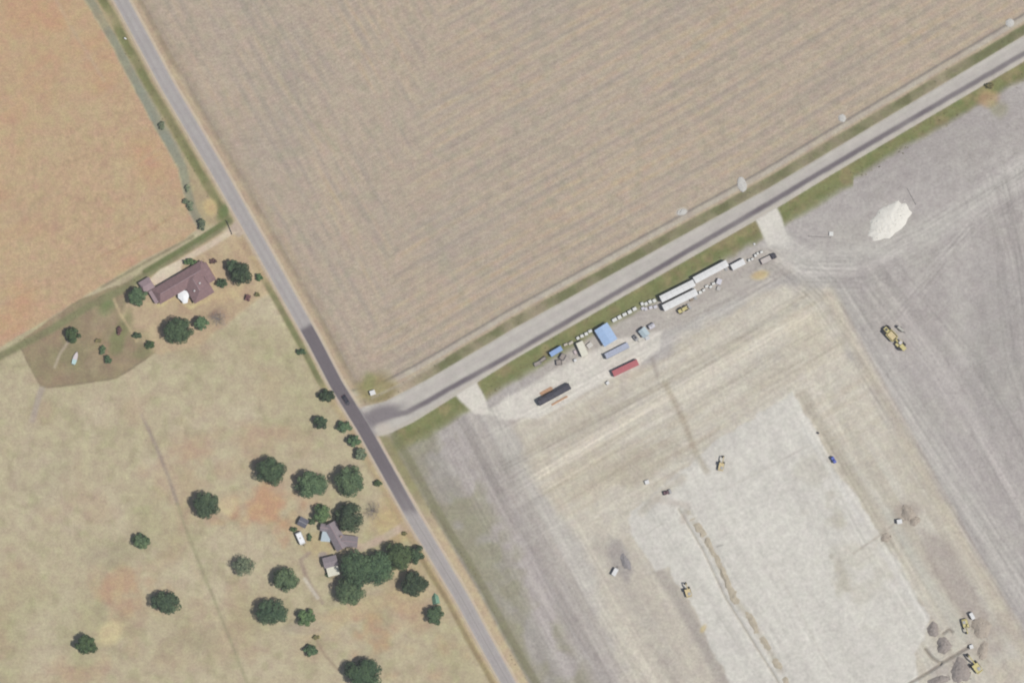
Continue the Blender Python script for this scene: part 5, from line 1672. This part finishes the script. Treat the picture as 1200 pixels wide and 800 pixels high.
# wheel tractor-scraper
t = thing('earth_scraper', 'yellow articulated earth scraper working on the grey open ground', 'scraper', 1049.5, 398.5, -47)
MB().box(2.6, 5.6, -1.0, 1.0, 1.3, 2.6, .12).build('tractor_hood', YEL, t, bevel=.08)
MB().box(1.0, 2.6, -1.5, 1.5, .9, 1.9).build('tractor_deck', YEL, t)
c_ = MB().box(1.3, 2.5, -.1, 1.2, 1.9, 3.1, .08).build('cab', GLASS, t)
MB().box(1.25, 2.55, -.15, 1.25, 3.1, 3.2).build('cab_roof', TRIMW, c_)
MB().beam((1.4, -.0, 2.0), (-.2, 0, 2.8), .6, .5).beam((-.2, .0, 2.7), (-.9, 1.5, 1.6), .3).beam((-.2, .0, 2.7), (-.9, -1.5, 1.6), .3).build('gooseneck', YEL, t)
b = MB()
b.box(-4.6, -.6, -1.75, -1.55, .5, 2.5); b.box(-4.6, -.6, 1.55, 1.75, .5, 2.5); b.box(-4.8, -4.6, -1.75, 1.75, .5, 2.5); b.box(-4.6, -.6, -1.55, 1.55, .4, .6)
b.build('bowl', YEL, t)
MB().box(-4.55, -.65, -1.5, 1.5, .6, 1.9, .3).build('soil_load', OCH, t)
MB().box(-.62, -.4, -1.5, 1.5, .5, 1.9).build('apron_gate', YEL, t)
MB().box(-7.2, -4.8, -.9, .9, 1.2, 2.4, .1).build('rear_engine', YEL, t, bevel=.06)
MB().box(-6.6, -5.6, -.5, .5, 2.4, 2.5).build('grille', DARK, t)
for x in (3.4, -5.9):
    for y in (-1.45, 1.45):
        wheel(t, x, y, 1.05, .8)
t = thing('water_trailer', 'small grey water trailer near the earth scraper', 'trailer', 1055, 385.5, -38)
MB().tube((-1.6, 0, 1.3), (1.4, 0, 1.3), .62, .62, 12).build('tank', mat('pale_steel', (.36, .35, .31), .6, var=.12), t)
MB().box(-1.7, 1.5, -.6, .6, .55, .7).build('chassis', DARK, t)
MB().box(-2.0, -1.62, -.5, .5, .7, 1.8).build('pump', DARK, t)
MB().beam((1.5, 0, .6), (2.7, 0, .55), .12).build('tow_bar', DARK, t)
for y in (-.75, .75):
    wheel(t, -.2, y, .42, .25)

# flatbed truck near the gravel entrance
t = thing('flatbed_truck', 'dark flatbed truck with a pale deck beside the gravel entrance', 'truck', 900.5, 303.2, 26)
MB().box(-3.4, 1.3, -1.15, 1.15, .95, 1.1).build('deck', mat('pale_deck', tuple(C(196, 188, 182)), .8, var=.1), t)
MB().box(-3.5, -3.35, -1.2, 1.2, .8, 1.3).build('tail_board', MAROON, t)
for y in (-1.186, 1.186):
    MB().box(-3.35, 1.3, y - .034, y + .034, .85, 1.25).build('side_rail', DARK, t)
c_ = MB().prof([(1.4, .6), (3.5, .6), (3.5, 1.4), (2.9, 1.55), (2.5, 2.3), (1.4, 2.3)], -1.05, 1.05).build('cab', CARP, t, bevel=.06)
MB().poly([(2.94, -.9, 1.6), (2.94, .9, 1.6), (2.58, .85, 2.22), (2.58, -.85, 2.22)], [(0, 1, 2, 3)]).build('windscreen', GLASS, c_)
MB().box(-3.3, 1.4, -.4, .4, .6, .94).build('chassis', DARK, t)
for x in (-2.3, 2.6):
    for y in (-.95, .95):
        wheel(t, x, y, .48, .3)

# farm odds and ends
t = thing('travel_trailer', 'bright white travel trailer behind the farmhouse', 'trailer', 352.5, 630, -66)
MB().prof([(-2.7, .55), (2.6, .55), (2.85, 1.2), (2.55, 2.55), (2.2, 2.8), (-2.4, 2.8), (-2.7, 2.5)], -1.2, 1.2).build('body', WHITE, t, bevel=.08)
MB().box(-2.2, 2.0, -1.0, 1.0, 2.8, 2.86).build('roof_panel', AWN, t)
MB().box(-.5, .3, -.35, .35, 2.86, 3.1, .06).build('air_conditioner', TRIMW, t)
MB().beam((2.7, .4, .6), (3.8, 0, .55), .1).beam((2.7, -.4, .6), (3.8, -.02, .55), .1).build('hitch', DARK, t)
window(t, -1.2, -1.2, 1.5, 1.0, .7, 'x', -1); window(t, 1.0, 1.2, 1.5, 1.0, .7, 'x', 1)
for y in (-1.1, 1.1):
    wheel(t, -.3, y, .38, .22)
t = thing('boat', 'white and pale teal open boat lying in the brown yard', 'boat', 88.5, 419.5, 72)
hull = []
for x, wd_, zk in ((-2.7, .75, .15), (-1.5, .95, .05), (0, 1.0, .0), (1.3, .8, .08), (2.3, .4, .25), (2.8, .05, .5)):
    hull += [(x, -wd_, .85), (x, -wd_ * .75, zk + .2), (x, 0, zk), (x, wd_ * .75, zk + .2), (x, wd_, .85)]
fs = [(i * 5 + j, (i + 1) * 5 + j, (i + 1) * 5 + j + 1, i * 5 + j + 1) for i in range(5) for j in range(4)] + [(0, 1, 2, 3, 4)]
MB().poly(hull, fs).build('hull', WHITE, t)
MB().plan([(-2.7, -.72), (-1.5, -.92), (-.6, -.95), (-.6, .95), (-1.5, .92), (-2.7, .72)], .70, .78).build('stern_deck', mat('pale_teal', tuple(C(186, 214, 212)), .5), t)
MB().plan([(-.6, -.93), (1.3, -.75), (2.3, -.36), (2.7, -.05), (2.7, .05), (2.3, .36), (1.3, .75), (-.6, .93)], .66, .72).build('bow_deck', mat('pale_pinkish_white', tuple(C(214, 204, 204)), .6), t)
MB().box(-2.95, -2.7, -.2, .2, .3, 1.2).build('outboard_motor', DARK, t)
t = thing('canvas_tent', 'teal green canvas tent beside the round tree near the road', 'tent', 510, 701, 10)
MB().poly([(-1.5, -2.4, 0), (1.7, -2.4, 0), (1.5, 1.0, 0), (.1, 2.5, 0), (-1.4, .9, 0), (.1, -1.6, 1.7), (.1, .9, 1.6)],
          [(0, 1, 5), (1, 2, 6, 5), (2, 3, 6), (3, 4, 6), (4, 0, 5, 6), (4, 3, 2, 1, 0)]).build('canvas', TEAL, t)
for y, z in ((-1.6, 1.78), (.9, 1.7)):
    MB().tube((.1, y, 0), (.1, y, z), .04).build('pole', GREYM, t)
t = thing('driveway_gate', 'dark metal farm gate across the ranch house driveway', 'gate', 269, 266.5, -68)
for x in (-3.1, 3.1):
    MB().box(x - .1, x + .1, -.1, .1, -.3, 1.5).build('post', WOOD, t)
for z in (.3, .6, .9, 1.2):
    MB().box(-2.95, 2.95, -.04, .04, z, z + .07).build('rail', DARK, t)
for x in (-2.9, 0, 2.85):
    MB().box(x, x + .06, -.05, .05, .25, 1.3).build('upright', DARK, t)
t = thing('utility_cabinet', 'white utility cabinet on the grass corner of the junction', 'cabinet', 436.5, 459.8, 20)
MB().box(-1.25, 1.25, -1.15, 1.15, -.3, .12).build('plinth', CONC, t)
MB().box(-1.05, 1.05, -.9, .9, .12, 1.6).build('cabinet_body', WHITE, t, bevel=.05)
MB().box(-1.12, 1.12, -.97, .97, 1.6, 1.7, .05).build('lid', WHITE, t)
for s in (-1, 1):
    MB().box(s * .5 - .45, s * .5 + .45, -.95, -.9, .25, 1.5).build('door', WHITE, t)
t = thing('sign_post', 'small pale marker sign on the green roadside verge', 'sign', 147, 46, -30)
MB().tube((0, 0, -.2), (0, 0, 1.5), .05).build('post', GREYM, t)
MB().box(-.5, .5, -.06, .06, 1.2, 1.7).box(-.5, .5, .062, .4, 1.66, 1.7).build('sign_plate', AWN, t)
for (px, py, a, L, lab_) in ((960, 277.5, -3, 9.5, 'thin dark pipe lying on grey ground near the gravel entrance'), (1068, 230, -62, 7.5, 'thin dark pipe lying beside the white gravel pile')):
    t = thing('steel_pipe', lab_, 'pipe', px, py, a)
    MB().tube((-L / 2, 0, .1), (L / 2, 0, .1), .13, .13, 8).build('pipe', mat('pipe_grey', (.20, .19, .18), .7), t)
    MB().tube((L / 2 - .02, 0, .16), (L / 2 + .3, 0, .16), .26, .26, 8).build('collar', GREYM, t)
pallet(974, 274, 0, 'white wrapped pallet at the end of the thin dark pipe', None, WHITE2, .9, 1.5, .6)

# ------------------------------------------------------------------ heaps
def heap(name, label, cat, px, py, rx, ry, h, deg, m, seed, group=None, lumps=.16, p=1.4, n=34, ea=1.0):
    t = thing(name, label, cat, px, py, deg, group)
    rg = np.random.default_rng(seed)
    ths = np.linspace(0, 2 * pi, 44, endpoint=False); rs = np.linspace(0, 1, n // 2)
    ph = rg.uniform(0, 6.28, 5)
    edge = 1 + ea * (.10 * np.sin(2 * ths + ph[0]) + .09 * np.sin(3 * ths + ph[1]) + .06 * np.sin(5 * ths + ph[2])) + .05 * np.sin(9 * ths + ph[3]) + .03 * np.sin(14 * ths + ph[4])
    vs = [(0, 0, h * .95)]; fs = []
    for i, r in enumerate(rs[1:]):
        for j, th in enumerate(ths):
            x = r * edge[j] * rx * cos(th); y = r * edge[j] * ry * sin(th)
            nse = float(fbm(np.array([x * 3 + seed * 50.0]), np.array([y * 3.0]), 3.2, 3, seed)[0]) - .5
            z = h * max(0, 1 - r ** p) * (1 + lumps * 2 * nse) + .35 * nse * lumps * 4 * (1 - r) - (.25 if r == 1 else 0)
            vs.append((x, y, z))
    k = len(ths)
    for j in range(k):
        fs.append((0, 1 + j, 1 + (j + 1) % k))
    for i in range(len(rs) - 2):
        for j in range(k):
            a = 1 + i * k + j; b_ = 1 + i * k + (j + 1) % k
            fs.append((a, a + k, b_ + k, b_))
    mb = MB(); mb.v = vs; mb.f = fs
    mb.build('mound', m, t, True)
    # loose clods at the foot and over the flanks
    c = MB()
    for q in range(int(26 + rx * ry * 1.5)):
        th = rg.uniform(0, 6.28); r = rg.uniform(.3, 1.12); s = rg.uniform(.12, .34)
        j = int(th / 6.2832 * 44) % 44
        x, y = r * edge[j] * rx * cos(th), r * edge[j] * ry * sin(th); z = h * max(0, 1 - r ** p)
        c.box(x - s, x + s * rg.uniform(.6, 1), y - s, y + s * rg.uniform(.6, 1), z - s, z + s * .7, s * .4)
    o = c.build('clods', m, t); o['kind'] = 'stuff'
    return t


heap('gravel_pile', 'long white gravel pile on the grey open ground', 'gravel pile', 1042, 259, 11.0, 6.0, 1.5, 40, SAND, 21, None, .16, 2.6, 34, .3)
for i, (px, py, rx, ry, h, a, m_, lab_) in enumerate((
        (1093, 737, 2.9, 3.0, 1.7, 0, EARTH, 'round grey dirt heap nearest the pale pad corner'),
        (1106, 756, 3.5, 3.2, 2.0, 60, EARTH, 'grey dirt heap beside the dark trench bend'),
        (1126, 785.5, 4.6, 5.0, 2.0, 0, EARTH, 'big grey dirt heap beside the digging excavator'),
        (1150, 735, 4.4, 4.2, 1.6, 0, EARTH2, 'brown dirt heap beside the white cargo trailer and excavator'),
        (1098, 799, 5.0, 2.6, 1.5, 20, EARTH, 'low grey dirt heap beneath the diagonal trench'),
        (1064, 601, 2.8, 3.4, 1.4, 20, EARTH2, 'brown dirt heap beside the cargo trailer on the east fill'),
        (1072, 610, 2.4, 2.0, .9, 0, EARTH2, 'low brown dirt heap next to the taller heap on the east fill'),
        (1037, 630, 2.6, 1.7, .7, 30, EARTH2, 'low brown dirt ridge beside the pale east strip'),
        (1152, 762, 2.0, 4.4, 1.0, -20, EARTH2, 'narrow brown dirt ridge behind the digging excavator'),
        (733, 658, 1.6, 4.2, .8, 24, mat('grey_rubble', tuple(C(150, 146, 146)), .95, var=.2), 'grey rubble ridge on the fill beside a white cargo trailer'),
)):
    heap('dirt_pile', lab_, 'dirt pile', px, py, rx, ry, h, a, m_, 40 + i, 'dirt heaps on the site')


def ridge(label, line, wid, hh, m, seed):
    p = resample(line, 1.6); n = len(p); rg = np.random.default_rng(seed)
    tg_ = np.gradient(p, axis=0); tg_ /= np.linalg.norm(tg_, axis=1)[:, None]
    nn_ = np.stack([tg_[:, 1], -tg_[:, 0]], 1)
    t = thing('spoil_bank', label, 'dirt pile', p[n // 2][0], p[n // 2][1], 0)
    ox, oy, oz = t.location
    hs_ = np.clip(fbm(np.arange(n) * 1.0, np.zeros(n), 7, 3, seed) * 2.1 - .62, .0, 1.2); ws_ = .45 + .9 * fbm(np.arange(n) * 1.0, np.zeros(n) + 9, 6, 2, seed + 1)
    cs_ = (fbm(np.arange(n) * 1.0, np.zeros(n) + 30, 9, 2, seed + 2) - .5) * 4
    ac = np.linspace(-1, 1, 9)
    X = (p[:, None, 0] + nn_[:, None, 0] * (ac * wid * ws_[:, None] + cs_[:, None])).ravel(); Y = (p[:, None, 1] + nn_[:, None, 1] * (ac * wid * ws_[:, None] + cs_[:, None])).ravel()
    X = X + 3.0 * (vnoise(X / 3, Y / 3, seed + 7) - .5); Y = Y + 3.0 * (vnoise(X / 3, Y / 3, seed + 8) - .5)
    prof = np.tile(np.clip(1 - np.abs(ac) ** 1.4, 0, 1), n)
    z = height(X, Y) + hh * np.repeat(hs_, 9) * prof * (1 + 1.8 * (fbm(X, Y, 3, 2, seed) - .5)) - np.where(np.repeat(hs_, 9) * prof < .05, .12, 0)
    v = np.stack([(X - 600) * M - ox, (400 - Y) * M - oy, z - oz], 1)
    ii = np.arange(n * 9).reshape(n, 9)
    q = np.stack([ii[:-1, :-1].ravel(), ii[1:, :-1].ravel(), ii[1:, 1:].ravel(), ii[:-1, 1:].ravel()], 1)
    if np.cross(v[q[0, 1]] - v[q[0, 0]], v[q[0, 2]] - v[q[0, 0]])[2] < 0:
        q = q[:, ::-1]
    me = np_mesh('bank', v, q); smooth(me)
    obj('bank', me, m, t)
    return t


SPOIL = mat('tan_spoil', tuple(C(184, 174, 154)), .98, var=.16, scale=.5)
ridge('broken tan spoil bank along the long trench on the pale pad', [(806, 600), (826, 630), (846, 668), (860, 700), (880, 725), (900, 760), (915, 785), (925, 810)], 4.6, .5, SPOIL, 5)


def rocks(label, px, py, rx, ry, deg, n, seed, hh=.5):
    t = thing('rock_check_dam', label, 'rock pile', px, py, deg, 'white rock dams along the ditch')
    rg = np.random.default_rng(seed)
    mb = MB()
    for k in range(n * 3):
        a = rg.uniform(0, 6.28); r = math.sqrt(rg.random())
        x, y = rx * r * cos(a), ry * r * sin(a); s = rg.uniform(.18, .42); z = hh * (1 - r * r)
        # irregular stone: squashed octahedron-like hull of 10 points
        c = MB().box(-s, s, -s * .8, s * .8, -s * .5, s * .5, s * .35)
        an = rg.uniform(0, 6.28); j = rg.uniform(.8, 1.2, (8, 3))
        mb.poly([((p_[0] * q[0]) * cos(an) - p_[1] * q[1] * sin(an) + x, (p_[0] * q[0]) * sin(an) + p_[1] * q[1] * cos(an) + y, p_[2] * q[2] + z) for p_, q in zip(c.v, j)], c.f)
    o = mb.build('stones', STONE, t); o['kind'] = 'stuff'
    return t


rocks('largest white rock dam on the ditch, opposite the eastern gravel entrance', 869.5, 216, 1.7, 3.0, 12, 150, 1, .5)
rocks('thin scattered white rock dam on the ditch opposite the compound trailers', 799.5, 248.5, 2.1, 1.1, 15, 50, 2, .3)
rocks('small white rock dam in the ditch facing the bare grey ground', 987, 138.5, 1.4, 1.5, 15, 55, 3, .4)
rocks('small white rock dam furthest along the ditch from the junction', 1183.5, 27, 1.6, 1.5, 15, 65, 4, .4)

# ------------------------------------------------------------------ the air between the aircraft and the land
hb = MB().box(-5600, 5600, -5600, 5600, -3.0, CAM_H + 20).build('haze', None)
hb['kind'] = 'stuff'
hm = bpy.data.materials.new('haze'); hm.use_nodes = True
hm.node_tree.nodes.clear()
ho = hm.node_tree.nodes.new('ShaderNodeOutputMaterial'); hv = hm.node_tree.nodes.new('ShaderNodeVolumePrincipled')
hv.inputs['Color'].default_value = (.90, .93, 1.0, 1); hv.inputs['Density'].default_value = 5.5e-5; hv.inputs['Anisotropy'].default_value = 0.0
hm.node_tree.links.new(hv.outputs[0], ho.inputs['Volume'])
hb.data.materials.append(hm)
